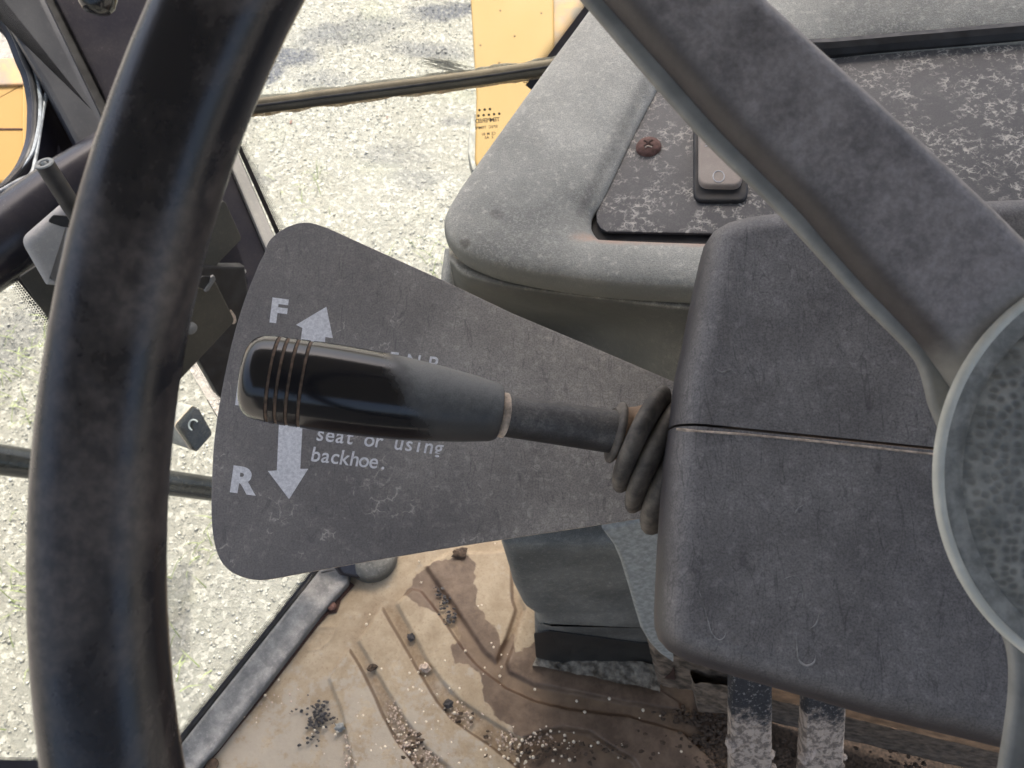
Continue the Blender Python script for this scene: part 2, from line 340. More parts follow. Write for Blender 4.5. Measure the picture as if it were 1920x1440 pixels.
# ground: pale crushed stone and fines, damp darker patches
n = NT('ground_gravel'); n.co = n.N('ShaderNodeNewGeometry').outputs['Position']; wv = n.warp(60, .01)
v1 = n.voro(75, 'F1', wv, out=1); sep = n.N('ShaderNodeSeparateColor'); n.put(sep.inputs[0], v1)
v2 = n.voro(170, 'F1', wv, out=1); sep2 = n.N('ShaderNodeSeparateColor'); n.put(sep2.inputs[0], v2)
c = n.mix(n.noise(40, 6, .75), (.15, .142, .125), (.46, .44, .385)); c = n.mix(n.math('MULTIPLY', n.ramp(sep.outputs[0], .6, .9), .5), c, (.66, .63, .57)); c = n.mix(n.math('MULTIPLY', n.ramp(sep2.outputs[1], .6, .95), .6), c, (.30, .28, .24))
def gpt(px, py, z=0.0):
    r = AF + AX*((px-960)/FP) - AU*((py-720)/FP); return CAM+r*((CAM.z-z)/-r.z)
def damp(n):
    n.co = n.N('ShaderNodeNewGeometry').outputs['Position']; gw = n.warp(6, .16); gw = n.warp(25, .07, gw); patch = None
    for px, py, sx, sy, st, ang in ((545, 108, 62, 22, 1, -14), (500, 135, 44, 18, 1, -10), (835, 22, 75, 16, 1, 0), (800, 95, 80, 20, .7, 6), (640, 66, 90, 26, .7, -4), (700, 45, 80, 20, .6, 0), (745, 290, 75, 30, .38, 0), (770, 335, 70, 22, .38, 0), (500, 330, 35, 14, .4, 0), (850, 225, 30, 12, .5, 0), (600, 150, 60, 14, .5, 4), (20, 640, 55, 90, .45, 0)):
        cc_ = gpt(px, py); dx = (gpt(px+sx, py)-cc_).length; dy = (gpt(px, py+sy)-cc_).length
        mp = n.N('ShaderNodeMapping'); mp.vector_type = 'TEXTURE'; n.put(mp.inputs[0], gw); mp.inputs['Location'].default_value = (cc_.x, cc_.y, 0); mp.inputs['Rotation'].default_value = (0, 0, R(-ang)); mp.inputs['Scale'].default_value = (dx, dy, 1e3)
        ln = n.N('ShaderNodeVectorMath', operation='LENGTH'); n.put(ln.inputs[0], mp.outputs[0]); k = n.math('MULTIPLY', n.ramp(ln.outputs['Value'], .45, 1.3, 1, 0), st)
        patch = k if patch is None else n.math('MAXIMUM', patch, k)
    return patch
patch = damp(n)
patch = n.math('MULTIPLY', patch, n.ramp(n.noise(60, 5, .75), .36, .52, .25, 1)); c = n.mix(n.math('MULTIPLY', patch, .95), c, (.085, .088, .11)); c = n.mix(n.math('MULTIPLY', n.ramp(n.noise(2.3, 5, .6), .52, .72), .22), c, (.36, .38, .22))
h = n.math('ADD', n.noise(70, 6, .75), n.math('MULTIPLY', sep.outputs[2], .35)); n.bump(h, 1.0, .012)
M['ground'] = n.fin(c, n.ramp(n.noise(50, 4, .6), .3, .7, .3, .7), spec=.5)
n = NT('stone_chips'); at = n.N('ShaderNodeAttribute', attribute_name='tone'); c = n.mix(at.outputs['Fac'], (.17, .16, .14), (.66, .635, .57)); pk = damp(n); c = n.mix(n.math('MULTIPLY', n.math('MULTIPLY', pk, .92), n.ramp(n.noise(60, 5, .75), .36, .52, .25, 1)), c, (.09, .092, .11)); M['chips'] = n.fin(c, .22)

# floor mat: tan dust over rubber, wet brown stain from the mesh attribute 'stain'
n = NT('floor_mat_tan'); at = n.N('ShaderNodeAttribute', attribute_name='stain'); a2 = n.N('ShaderNodeAttribute', attribute_name='grey')
f = n.ramp(n.noise(28, 6, .7, n.warp(10, .05)), .3, .75); c = n.mix(f, (.33, .262, .172), (.48, .40, .28))
c = n.mix(n.math('MULTIPLY', n.ramp(n.noise(330, 6, .75), .52, .70), .6), c, (.20, .135, .085))
c = n.mix(n.math('MULTIPLY', n.ramp(n.math('ADD', n.noise(55, 5, .7), n.math('MULTIPLY', a2.outputs['Fac'], .25)), .60, .74), .7), c, (.42, .38, .31))
st = n.ramp(n.math('ADD', at.outputs['Fac'], n.math('MULTIPLY', n.math('SUBTRACT', n.noise(90, 5, .7), .5), .5)), .36, .62)
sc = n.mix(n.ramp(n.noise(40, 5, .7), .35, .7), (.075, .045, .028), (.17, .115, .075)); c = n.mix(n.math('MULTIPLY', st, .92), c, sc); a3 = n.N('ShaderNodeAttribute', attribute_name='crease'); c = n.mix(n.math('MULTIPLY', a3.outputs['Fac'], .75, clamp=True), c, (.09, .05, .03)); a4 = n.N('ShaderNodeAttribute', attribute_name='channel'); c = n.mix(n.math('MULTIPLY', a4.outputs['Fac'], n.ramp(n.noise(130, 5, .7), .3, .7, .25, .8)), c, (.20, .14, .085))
n.bump(n.math('ADD', n.noise(160, 6, .7), n.math('MULTIPLY', n.noise(900, 3, .6), .3)), .45, .0012)
M['mat'] = n.fin(c, n.ramp(st, 0, 1, .85, .5))

# mud-caked metal: dried pale mud low on the arm
def muddy(name, zlo, zhi, mud=(.50, .42, .345), base=(.03, .031, .034)):
    n = NT(name); g = n.N('ShaderNodeNewGeometry'); sx = n.N('ShaderNodeSeparateXYZ'); n.put(sx.inputs[0], g.outputs['Position'])
    k = n.math('ADD', sx.outputs[2], n.math('MULTIPLY', n.math('SUBTRACT', n.noise(110, 4, .7), .5), .09))
    f = n.ramp(k, zlo, zhi, 1, 0); sp = n.ramp(n.noise(170, 5, .75, n.map((1, .5, 1))), .42, .56)
    mc = n.mix(sp, tuple(x*.38 for x in mud), mud); bc = n.mix(n.math('MULTIPLY', n.ramp(n.noise(330, 4, .7), .56, .66), .7), base, (.34, .33, .31))
    n.bump(n.noise(200, 5, .7), .9, .0025); return n.fin(n.mix(f, bc, mc), .8)

# ================================================================== OUTSIDE
def ground():
    n_ = 60; V = []; xs = np.linspace(-1, 1, n_); 
    for y in xs:
        for x in xs:
            X = math.copysign(abs(x)**2.2, x)*150; Y = math.copysign(abs(y)**2.2, y)*150+2
            V.append(Vector((X, Y, .012*noise.noise(Vector((X*1.5, Y*1.5, 0))))))
    F = [[j*n_+i, j*n_+i+1, (j+1)*n_+i+1, (j+1)*n_+i] for j in range(n_-1) for i in range(n_-1)]
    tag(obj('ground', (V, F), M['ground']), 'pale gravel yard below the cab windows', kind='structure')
ground()
def chips(N=90000):
    oc = np.array([[1, 0, 0], [0, 1, 0], [-1, 0, 0], [0, -1, 0], [0, 0, 1], [0, 0, -1]], float)
    fc = np.array([[0, 1, 4], [1, 2, 4], [2, 3, 4], [3, 0, 4], [1, 0, 5], [2, 1, 5], [3, 2, 5], [0, 3, 5]])
    x = rng.uniform(-2.6, 1.0, N); y = rng.uniform(.2, 4.6, N); s = rng.lognormal(-6.0, .42, N)
    V = oc[None]*np.stack([s*rng.uniform(.7, 1.4, N), s*rng.uniform(.6, 1.2, N), s*rng.uniform(.35, .7, N)], 1)[:, None]
    V = V*(1+rng.uniform(-.3, .3, V.shape)); a = rng.uniform(0, 6.28, N); tl = rng.normal(0, .45, N)
    zz = V[..., 2]+V[..., 0]*tl[:, None]; X = V[..., 0]*np.cos(a)[:, None]-V[..., 1]*np.sin(a)[:, None]; Y = V[..., 0]*np.sin(a)[:, None]+V[..., 1]*np.cos(a)[:, None]
    V = np.stack([X+x[:, None], Y+y[:, None], zz+.003], 2).reshape(-1, 3); F = (fc[None]+6*np.arange(N)[:, None, None]).reshape(-1, 3)
    me = bpy.data.meshes.new('stone_chips'); me.vertices.add(len(V)); me.vertices.foreach_set('co', V.ravel())
    me.loops.add(F.size); me.loops.foreach_set('vertex_index', F.ravel().astype(np.int32)); me.polygons.add(len(F)); me.polygons.foreach_set('loop_start', np.arange(0, F.size, 3, dtype=np.int32))
    me.update(calc_edges=True)
    t = np.repeat(np.clip(rng.beta(2.2, 1.4, N), 0, 1), 6); at = me.attributes.new('tone', 'FLOAT', 'POINT'); at.data.foreach_set('value', t.astype(np.float32))
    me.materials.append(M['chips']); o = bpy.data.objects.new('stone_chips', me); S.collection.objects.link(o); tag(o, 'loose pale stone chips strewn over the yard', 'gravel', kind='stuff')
chips()
GP = hplane(0.0)
def grassy():
    V, F = [], []
    for cx, cy, n_, sp in ((60, 700, 70, .16), (40, 800, 40, .12), (75, 640, 30, .08), (30, 1130, 30, .1), (20, 1220, 30, .12), (570, 370, 14, .05), (590, 330, 6, .02), (350, 1260, 16, .07), (820, 480, 16, .06), (700, 500, 12, .07), (355, 1060, 10, .05), (395, 1010, 8, .04)):
        c = GP.at(cx, cy)
        for i in range(n_):
            p = c+Vector((random.gauss(0, sp), random.gauss(0, sp), 0)); a = random.uniform(0, 6.28); l = random.uniform(.03, .085); wv = .0016; d = Vector((math.cos(a), math.sin(a), 0)); s = Vector((-d.y, d.x, 0))*wv
            q = p+d*l*.45+Vector((0, 0, l*.55)); r = p+d*l*1.0+Vector((0, 0, l*.7)); k = len(V); V += [p-s, p+s, q+s*.8, q-s*.8, r]; F += [[k, k+1, k+2, k+3], [k+3, k+2, k+4]]
    tag(obj('grass', (V, F), M['grass'], smooth=False), 'sparse grass blades growing through the gravel', 'grass', kind='stuff')
grassy()
for px, py, r, lab in ((546, 231, .009, 'small rusty brown leaf bit lying on gravel below the window rail'), (726, 222, .006, 'tiny dark twig bit on gravel right of the rusty leaf bit')):
    c = GP.at(px, py); tag(obj('leaf_bit', blob(c+Vector((0, 0, .006)), r, 3, 1, (.6, 1.6, .25)), M['rust']), lab, 'leaf')
# yellow machine arm ahead of the windshield
AP = PL((880, 0, 1.5), (1040, 0, 1.5), (890, 300, 1.42))
t = empty('loader_arm', AP.at(890, 300), 'yellow loader arm standing upright outside the windshield beside the grey dash hood', 'loader arm')
obj('arm_plate', slab(rounded([(868, -250), (1036, -250), (1040, 120), (1010, 420), (930, 420), (890, 300), (893, 180)], [0, 0, 10, 10, 30, 30, 30]), AP, .05, .004), M['ochre'], t)
obj('side_plate', slab([(1037, -250), (1230, -250), (1200, 300), (1036, 300)], AP.off(-.012), .04, .003), M['ochre_rust'], t)
obj('end_cap', slab(rounded([(882, 215), (892, 210), (905, 330), (885, 318), (877, 285)], 8), AP.off(-.006), .05, .003), M['bar_grey'], t)
for px, py in ((901, 85), (936, 118), (938, 20), (965, 68), (1015, 25)):
    obj('rust_pit', lathe(AP.at(px, py)-AP.n*.001, AP.n, [(0, .0022), (.0013, .0018)], 10), M['rust_dark'], t)
# yellow fender at far left
FPn = PL((0, 150, 1.45), (70, 150, 1.5), (20, 330, 1.4))
t = empty('fender', FPn.at(20, 350), 'yellow fender with weathered rusty top seen through the rounded side window', 'fender')
obj('fender_panel', slab(rounded([(-300, 150), (52, 143), (67, 146), (67, 342), (-300, 348)], 12), FPn, .05, .006), M['ochre'], t)
obj('fender_top', slab([(-300, 112), (67, 107), (67, 157), (-300, 168)], FPn.off(.006), .05, .003), M['ochre_rust'], t)
obj('panel_strip', slab([(43, 150), (52, 148), (52, 346), (43, 346)], FPn.off(.003), .004, .001), M['ochre'], t)
obj('seam', slab([(-300, 240), (43, 240), (43, 243), (-300, 243)], FPn.off(.0015), .003, .0004), M['rust_dark'], t)
# black handrail pipe and square tube outside the door
obj_ = obj('handrail', tube([W(-260, 828, .98), W(0, 862, 1.05), W(358, 911, 1.28), W(620, 948, 1.45)], [.0205, .0203, .0198, .0195], 24), M['black_gloss']); tag(obj_, 'round black handrail pipe crossing outside the door glass behind the wheel', 'handrail')
t = empty('step_tube', W(366, 805, 1.2), 'square black capped tube end poking out right of the wheel rim', 'tube')
dq = (W(250, 770, 1.36)-W(366, 805, 1.2)).normalized()
Q = [W(369, 760, 1.2), W(399, 813, 1.2), W(367, 849, 1.2), W(333, 800, 1.2)]
def sqtube(Q, d, l, r=.28):
    c = sum(Q, Vector())/4; pts = []
    for i in range(4):
        a, b, e = Q[i-1], Q[i], Q[(i+1) % 4]
        for k in range(5): tt = k/4; p = b+(a-b)*r*.5; q = b+(e-b)*r*.5; pts.append(p*(1-tt)**2+b*2*tt*(1-tt)+q*tt*tt)
    n_ = len(pts); V = []
    for s, off in ((.93, -.0025), (1.0, 0), (1.0, l)): V += [c+(p-c)*s+d*off for p in pts]
    F = [list(range(n_))]
    for k in range(2):
        for i in range(n_): F.append([k*n_+i, k*n_+(i+1) % n_, (k+1)*n_+(i+1) % n_, (k+1)*n_+i])
    return V, F
obj('cap', sqtube(Q, dq, .012), M['black_gloss'], t)
obj('cap_edge', sqtube([c+dq*.012 for c in Q], dq, .004), M['edge_dust'], t)
obj('tube', sqtube([c+dq*.0165 for c in Q], dq, .16), M['bar_grey'], t)
cc = W(363, 797, 1.195); pth = [cc+AX*.007*math.cos(a)+AU*.008*math.sin(a) for a in np.linspace(.6, 4.4, 12)]
obj('embossed_mark', tube([Vector(p) for p in pth], .0012, 6), M['silver'], t)

# ================================================================== CAB SHELL
# unseen roof blocks direct sun; rear wall added to cut light from behind
t = empty('cab_roof', (0, .1, 2.62), 'dark cab roof and an added low rear wall cutting light from behind the operator', 'roof')
def boxv(x0, x1, y0, y1, z0, z1):
    V = [Vector((x, y, z)) for z in (z0, z1) for y in (y0, y1) for x in (x0, x1)]
    return V, [[0, 1, 3, 2], [4, 5, 7, 6], [0, 1, 5, 4], [2, 3, 7, 6], [0, 2, 6, 4], [1, 3, 7, 5]]
obj('roof_panel', boxv(-.85, .9, -1.15, 1.15, 2.66, 2.74), M['headliner'], t)
obj('added_rear_wall', boxv(-.8, .85, -1.12, -1.08, 1.05, 2.05), M['headliner'], t)
HF = hplane(1.10)
# cab floor sheet under and around the mat
A0 = HF.at(648, 1080); 
fl = [A0, HF.at(376, 1432), HF.at(330, 1500), Vector((-.42, -.9, 1.1)), Vector((.8, -.9, 1.1)), Vector((.8, .62, 1.1)), Vector((.2, .62, 1.1)), HF.at(800, 960)]
lo = [v-Vector((0, 0, .03)) for v in fl]; n_ = len(fl); 
tag(obj('floor', ([v-Vector((0, 0, .004)) for v in fl]+lo, [list(range(n_)), list(range(n_, 2*n_))]+[[i, (i+1) % n_, n_+(i+1) % n_, n_+i] for i in range(n_)]), M['soil'], smooth=False), 'cab floor plate under the tan mat', kind='structure')

def sdf(poly, X, Y):
    P = np.array(poly, float); d = np.full(X.shape, 1e9); ins = np.zeros(X.shape, bool)
    for i in range(len(P)):
        a = P[i-1]; b = P[i]; e = b-a; wx = X-a[0]; wy = Y-a[1]; tt = np.clip((wx*e[0]+wy*e[1])/(e@e), 0, 1)
        d = np.minimum(d, np.hypot(wx-e[0]*tt, wy-e[1]*tt)); c1 = (a[1] > Y) != (b[1] > Y)
        with np.errstate(divide='ignore', invalid='ignore'): xi = a[0]+(Y-a[1])*(e[0])/(e[1] if e[1] != 0 else 1e-9)
        ins ^= c1 & (X < xi)
    return np.where(ins, -d, d)
PADS = [
 [(655, 1218), (617, 1273), (640, 1330), (656, 1400), (672, 1460), (672, 1520), (850, 1520), (782, 1440), (741, 1384), (720, 1344), (701, 1301), (676, 1251)],
 [(717, 1140), (672, 1204), (700, 1250), (723, 1290), (760, 1350), (803, 1407), (843, 1440), (900, 1520), (1060, 1520), (970, 1440), (919, 1399), (875, 1370), (846, 1347), (820, 1317), (796, 1277), (767, 1227), (741, 1183)],
 [(744, 1134), (772, 1106), (790, 1110), (812, 1137), (840, 1177), (866, 1215), (890, 1245), (910, 1262), (948, 1291), (1000, 1315), (1060, 1330), (1180, 1345), (1280, 1375), (1340, 1430), (1360, 1520), (1250, 1520), (1187, 1426), (1146, 1402), (1104, 1374), (1055, 1366), (1014, 1374), (979, 1389), (927, 1358), (863, 1315), (828, 1277), (799, 1236), (776, 1192)],
 [(799, 1064), (840, 1040), (958, 1035), (960, 1125), (967, 1145), (951, 1195), (930, 1243), (910, 1225), (887, 1192), (852, 1137), (825, 1102)],
 [(975, 1035), (1010, 1035), (1010, 1240), (1080, 1256), (1150, 1262), (1222, 1285), (1274, 1318), (1278, 1335), (1180, 1320), (1080, 1300), (1000, 1285), (955, 1262), (950, 1245), (968, 1200), (985, 1145), (975, 1125)],
]
STAIN = [(868, 1040), (893, 1058), (885, 1080), (893, 1110), (890, 1135), (910, 1165), (930, 1180), (938, 1200), (938, 1214), (950, 1200), (962, 1188), (968, 1226), (985, 1210), (1005, 1205), (1010, 1240), (1120, 1250), (1220, 1280), (1360, 1300), (1480, 1330), (1560, 1600), (1000, 1600), (990, 1440), (985, 1388), (930, 1350), (905, 1300), (900, 1262), (880, 1252), (852, 1250), (845, 1215), (866, 1195), (855, 1160), (830, 1118), (822, 1150), (790, 1142), (762, 1118), (775, 1090), (800, 1065), (845, 1048)]
FZ = 1.106
def mat_mesh():
    p0 = hplane(FZ); xs = np.arange(330, 1420, 2.6); ys = np.arange(1000, 1500, 2.6); X, Y = np.meshgrid(xs, ys)
    jx = np.array([[noise.noise(Vector((x*.03, y*.03, 1)))+.5*noise.noise(Vector((x*.1, y*.1, 1))) for x in xs] for y in ys]); jy = np.array([[noise.noise(Vector((x*.03, y*.03, 9)))+.5*noise.noise(Vector((x*.1, y*.1, 9))) for x in xs] for y in ys])
    H = np.zeros(X.shape)
    for P in PADS:
        d = sdf(P, X+jx*.7, Y+jy*.7); H = np.maximum(H, np.clip(.5-d/6, 0, 1)*.0055)
    # embossed mark near the sill and a low trench beside the sill
    m = np.minimum(np.abs(sdf([(590, 1175), (632, 1177), (620, 1200), (598, 1218), (578, 1220), (570, 1205)], X, Y)), 60); H += np.clip(1.4-m/2.2, 0, 1)*.0011
    m = np.abs(sdf([(583, 1187), (605, 1190), (604, 1191), (590, 1193), (586, 1204), (584, 1203), (587, 1191)], X, Y)); H -= np.clip(1.5-m/2, 0, 1)*.001
    H += .0003*jx+.0003*jy
    low = sdf([(979, 1389), (1014, 1374), (1055, 1366), (1104, 1374), (1146, 1402), (1187, 1426), (1240, 1520), (960, 1520)], X, Y); H -= np.clip(.5-low/6, 0, 1)*.003
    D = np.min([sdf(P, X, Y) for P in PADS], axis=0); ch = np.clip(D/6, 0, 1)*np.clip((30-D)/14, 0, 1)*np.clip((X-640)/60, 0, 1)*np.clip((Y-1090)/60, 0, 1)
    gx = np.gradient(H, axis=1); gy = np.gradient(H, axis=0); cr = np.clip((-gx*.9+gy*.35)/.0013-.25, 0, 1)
    st = np.clip(.5-sdf(STAIN, X+jx*9, Y+jy*9)/14, 0, 1); st = np.maximum(st, np.clip(.5-low/10, 0, 1))
    gr = np.clip((Y-1180)/200, 0, 1)*np.clip((1000-X)/200, 0, 1)
    # plan outline of the mat: drop vertices beyond sill
    V = []; idx = -np.ones(X.shape, int)
    left = lambda y: 376+(648-376)*(1429-y)/(1429-1088)-6
    for j, y in enumerate(ys):
        for i, x in enumerate(xs):
            if x < left(y)-3: continue
            q = p0.at(x, y); idx[j, i] = len(V); V.append(Vector((q.x, q.y, FZ+H[j, i])))
    F = [[int(idx[j, i]), int(idx[j, i+1]), int(idx[j+1, i+1]), int(idx[j+1, i])] for j in range(len(ys)-1) for i in range(len(xs)-1) if min(idx[j, i], idx[j, i+1], idx[j+1, i+1], idx[j+1, i]) >= 0]
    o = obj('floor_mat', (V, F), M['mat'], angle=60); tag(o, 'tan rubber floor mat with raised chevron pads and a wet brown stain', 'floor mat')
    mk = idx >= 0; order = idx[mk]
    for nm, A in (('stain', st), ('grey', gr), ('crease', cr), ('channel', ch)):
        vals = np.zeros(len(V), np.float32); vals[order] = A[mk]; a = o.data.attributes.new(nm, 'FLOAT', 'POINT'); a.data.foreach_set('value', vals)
mat_mesh()
MP = hplane(FZ+.004)
# granules, crumbs, soil
def scatter(name, spots, mat, label, cat, rr, n=1, sq=(1, 1, .8), amp=.2):
    parts = []; k = 0
    for cx, cy, sx, sy, cnt in spots:
        for i in range(cnt):
            px, py = random.gauss(cx, sx), random.gauss(cy, sy)
            if px < 376+(648-376)*(1429-py)/(1429-1088)+12: continue
            if py < 1290 and px > 1000 and px < 1240: continue
            r = random.uniform(*rr); parts.append(blob(MP.at(px, py)+Vector((0, 0, r*.3)), r, k, n, sq, amp)); k += 1
    tag(obj(name, join(*parts)[:2], mat, smooth=(n > 1)), label, cat, kind='stuff')
scatter('granules', [(1060, 1395, 55, 18, 26), (960, 1405, 50, 25, 40), (850, 1360, 50, 45, 34), (760, 1300, 70, 70, 34), (690, 1400, 50, 30, 22), (930, 1250, 60, 60, 16), (1150, 1300, 80, 30, 8), (1300, 1370, 60, 40, 10), (880, 1100, 80, 50, 8), (540, 1320, 60, 50, 8)], M['granule'], 'pale round granules scattered over the floor mat', 'granules', (.0006, .0020), 2, (1, 1, .9), .08)
scatter('soil_crumbs', [(1010, 1405, 45, 12, 60), (1180, 1408, 40, 16, 40), (1345, 1400, 34, 30, 420), (1470, 1425, 30, 18, 160), (1640, 1445, 60, 18, 160), (1300, 1345, 36, 8, 90), (770, 1400, 14, 14, 14), (900, 1350, 40, 20, 14)], M['soil'], 'dark soil crumbs heaped around the pedals and in the mat channels', 'soil', (.0007, .0030), 1, (1.2, .9, .6), 1.0)
scatter('black_crumbs', [(598, 1330, 9, 10, 46), (592, 1352, 12, 8, 30), (552, 1335, 7, 3, 6), (583, 1390, 10, 5, 8), (625, 1350, 5, 3, 4), (833, 1135, 5, 12, 26), (845, 1158, 6, 7, 26), (818, 1110, 4, 7, 10)], M['black_crumb'], 'clump of shiny black crumbs on the mat between sill and pads', 'crumbs', (.0006, .0021), 1, (1.2, .9, .7), 1.0)
scatter('tan_crumbs', [(770, 1390, 22, 22, 130), (740, 1345, 12, 18, 70), (860, 1345, 26, 18, 70), (655, 1405, 8, 22, 60), (800, 1425, 22, 10, 50), (500, 1300, 40, 30, 30), (950, 1390, 20, 12, 60), (1010, 1390, 20, 8, 30)], M['edge_dust'], 'tan grit lying in the channels of the floor mat', 'grit', (.0005, .0016), 1, (1, 1, .8), .6)
for px, py, r, m, lab in ((699, 1252, .0048, 'soil', 'brown round pebble in the leftmost mat channel'), (840, 1320, .0050, 'black_crumb', 'dark lumpy pebble in the middle mat channel nearest the wet stain'), (770, 1196, .0046, 'black_crumb', 'black crumbled lump near the top of the middle mat channel'), (797, 1252, .0058, 'edge_dust', 'tan ring-shaped pebble in the middle of the mat channel'), (637, 1364, .0055, 'pale', 'small white angular stone chip beside the black crumbs'), (862, 1040, .0085, 'soil', 'dark round lump on the mat just under the label plate edge'), (838, 1378-60, .001, 'soil', None)):
    if lab: tag(obj('pebble', blob(MP.at(px, py)+Vector((0, 0, r*.4)), r, int(px), 2, (1.1, .85, .6), .9), M[m]), lab, 'pebble')
# sill bar along the door opening
SP = hplane(1.122)
t = empty('door_sill', SP.at(500, 1250), 'grey dusty rubber door sill strip running diagonally beside the tan mat', 'door sill')
obj('sill_strip', pillow(rounded([(598, 1066), (655, 1052), (652, 1090), (600, 1148), (496, 1284), (404, 1401), (376, 1432), (290, 1540), (210, 1560), (351, 1376)], [3, 20, 14, 8, 0, 0, 0, 0, 0, 0]), SP, [(.0, -.03)]+arcprof(.006, .0, 5, -.02)[1:]), M['bar_grey'], t)
obj('dark_gasket', slab([(583, 1070), (603, 1063), (351, 1381), (200, 1575), (170, 1570), (347, 1368)], SP.off(-.004), .016, .002), M['rubber'], t)
obj('dark_edge_line', slab([(655, 1090), (664, 1096), (596, 1172), (500, 1296), (408, 1410), (378, 1444), (365, 1436), (400, 1396), (494, 1278)], hplane(FZ+.003), .003, .0005), M['rust_dark'], t)  # brown-black rubber line along the right edge of the sill strip
t = empty('floor_screw', HF.at(623, 1140), 'rusty screw head in a torn hole beside the sill strip', 'screw')
obj('head', lathe(MP.at(622, 1137), Vector((0, 0, 1)), [(0, .0055), (.003, .0052), (.0045, .003), (.0046, .001)], 18), M['rust'], t)
obj('torn_hole', slab(rounded([(605, 1142), (618, 1126), (640, 1108), (655, 1100), (640, 1122), (632, 1148), (612, 1152)], 4), hplane(FZ+.0018), .0015, .0003), M['rust_dark'], t)
tag(obj('bolt_hole_plug', lathe(MP.at(398, 1434), Vector((0, 0, 1)), [(0, .007), (.002, .006), (.0022, .003)], 18), M['soil']), 'dark plug in the mat corner at the bottom of the sill strip', 'plug')
tag(obj('rubber_bushing', lathe(HF.at(700, 1052), Vector((0, 0, 1)), [(0, .030), (.012, .032), (.025, .030), (.036, .020), (.04, .008), (.0405, .001)], 36), M['fascia']), 'rounded dark rubber bushing half hidden under the label plate', 'bushing')

# pillar, side members, brackets
t = empty('cab_pillar', W(690, 1080, .95), 'dark navy painted corner pillar of the cab behind the steering wheel', 'pillar')
pil = [W(700, 1120, .985), W(480, 620, .90), W(345, 330, .865), W(222, 60, .83), W(130, -140, .80)]
def ribbon(path, wd, th, mat, name, parent, face=CAM, shift=0.0, bev=.002):
    V, F = [], []; sec = []
    for sx, sy in ((1, 1), (-1, 1), (-1, -1), (1, -1)):
        for k in range(4):
            a0 = {(1, 1): 0, (-1, 1): 90, (-1, -1): 180, (1, -1): 270}[(sx, sy)]+k*30
            sec.append((sx*(wd/2-bev)+math.cos(R(a0))*bev, sy*(th/2-bev)+math.sin(R(a0))*bev))
    for k, p in enumerate(path):
        d = (path[min(k+1, len(path)-1)]-path[max(k-1, 0)]).normalized(); f = (face-p).normalized(); s = d.cross(f).normalized(); f = s.cross(d).normalized()
        if s.dot(AX) < 0: s = -s
        V += [p+s*(a+shift)+f*b for a, b in sec]
    n_ = len(sec)
    for k in range(len(path)-1): F += [[k*n_+i, k*n_+(i+1) % n_, (k+1)*n_+(i+1) % n_, (k+1)*n_+i] for i in range(n_)]
    F += [list(range(n_)), list(range((len(path)-1)*n_, len(path)*n_))]
    return obj(name, (V, F), mat, parent)
PP = PL((480, 620, .905), (222, 60, .835), (60, 60, .80))
obj('pillar_body', slab([(94, -20), (330, -20), (448, 285), (520, 452), (640, 760), (700, 1090), (640, 1080), (505, 870), (345, 600), (250, 330), (190, 170)], PP.off(-.004), .035, .004), M['navy'], t)
obj('pillar_edge_trim', slab([(300, -20), (315, -20), (447, 288), (518, 450), (580, 600), (565, 600), (500, 470), (430, 305)], PP.off(.004), .012, .0025), M['edge_dust'] if 0 else M['grey_plate'], t)
obj('inner_channel', slab([(-30, -20), (78, -20), (186, 205), (300, 440), (220, 440), (150, 290), (84, 165), (-30, -30)], PP.off(.016), .03, .006), M['channel'], t)
obj('groove_strip', slab([(66, -20), (97, -20), (200, 195), (330, 470), (290, 470), (184, 215)], PP.off(-.012), .004, .001), M['rubber'], t)
obj('rivet', lathe(PP.at(456, 509, .000), PP.n, [(0, .0032), (.0015, .0026), (.002, .001)], 12), M['grey_plate'], t)
# round window opening frame
DP = PL((60, 200, .80), (0, 20, .78), (0, 350, .76))
t = empty('side_window_frame', DP.at(60, 300), 'rounded corner of the dark side window frame with a silver seal lip', 'window frame')
op = catmull([(-60, -90), (0, 22), (25, 67), (43, 113), (55, 142), (63, 183), (64, 217), (60, 262), (42, 307), (17, 337), (0, 352), (-60, 385)], 6)
outr = [(-60, -120), (10, 8), (60, 110), (90, 170), (150, 260), (170, 300), (100, 350), (0, 400), (-60, 440)]
poly = [tuple(p) for p in op]+outr[::-1]
obj('frame_plate', slab(poly, DP.off(-.004), .012, .001), M['navy'], t)
obj('gasket', tube([DP.at(p[0]+3, p[1], .002) for p in op], .0032, 10), M['rubber'], t)
lp = catmull([(45, 90), (62, 130), (72, 165), (75, 195), (72, 240), (62, 280), (50, 302), (30, 330)], 6)
obj('seal_lip', tube([DP.at(p[0], p[1], .004) for p in lp], [.0006+.0022*math.sin(math.pi*i/(len(lp)-1)) for i in range(len(lp))], 8), M['silver'], t)
lp = catmull([(88, 172), (82, 200), (74, 250), (66, 300), (58, 326), (35, 338), (0, 358), (-30, 375)], 6)
obj('seal_lip', tube([DP.at(p[0], p[1], .005) for p in lp], .0018, 8), M['silver'], t)
# side window member (horizontal tube)
tag(obj('frame_rail', tube([W(-160, 560, .74), W(0, 458, .76), W(140, 352, .78), W(300, 250, .81), W(360, 210, .83)], [.036, .035, .032, .031, .031], 40), M['navy']), 'dark navy tube rail crossing left of the steering wheel rim below the window', 'rail')
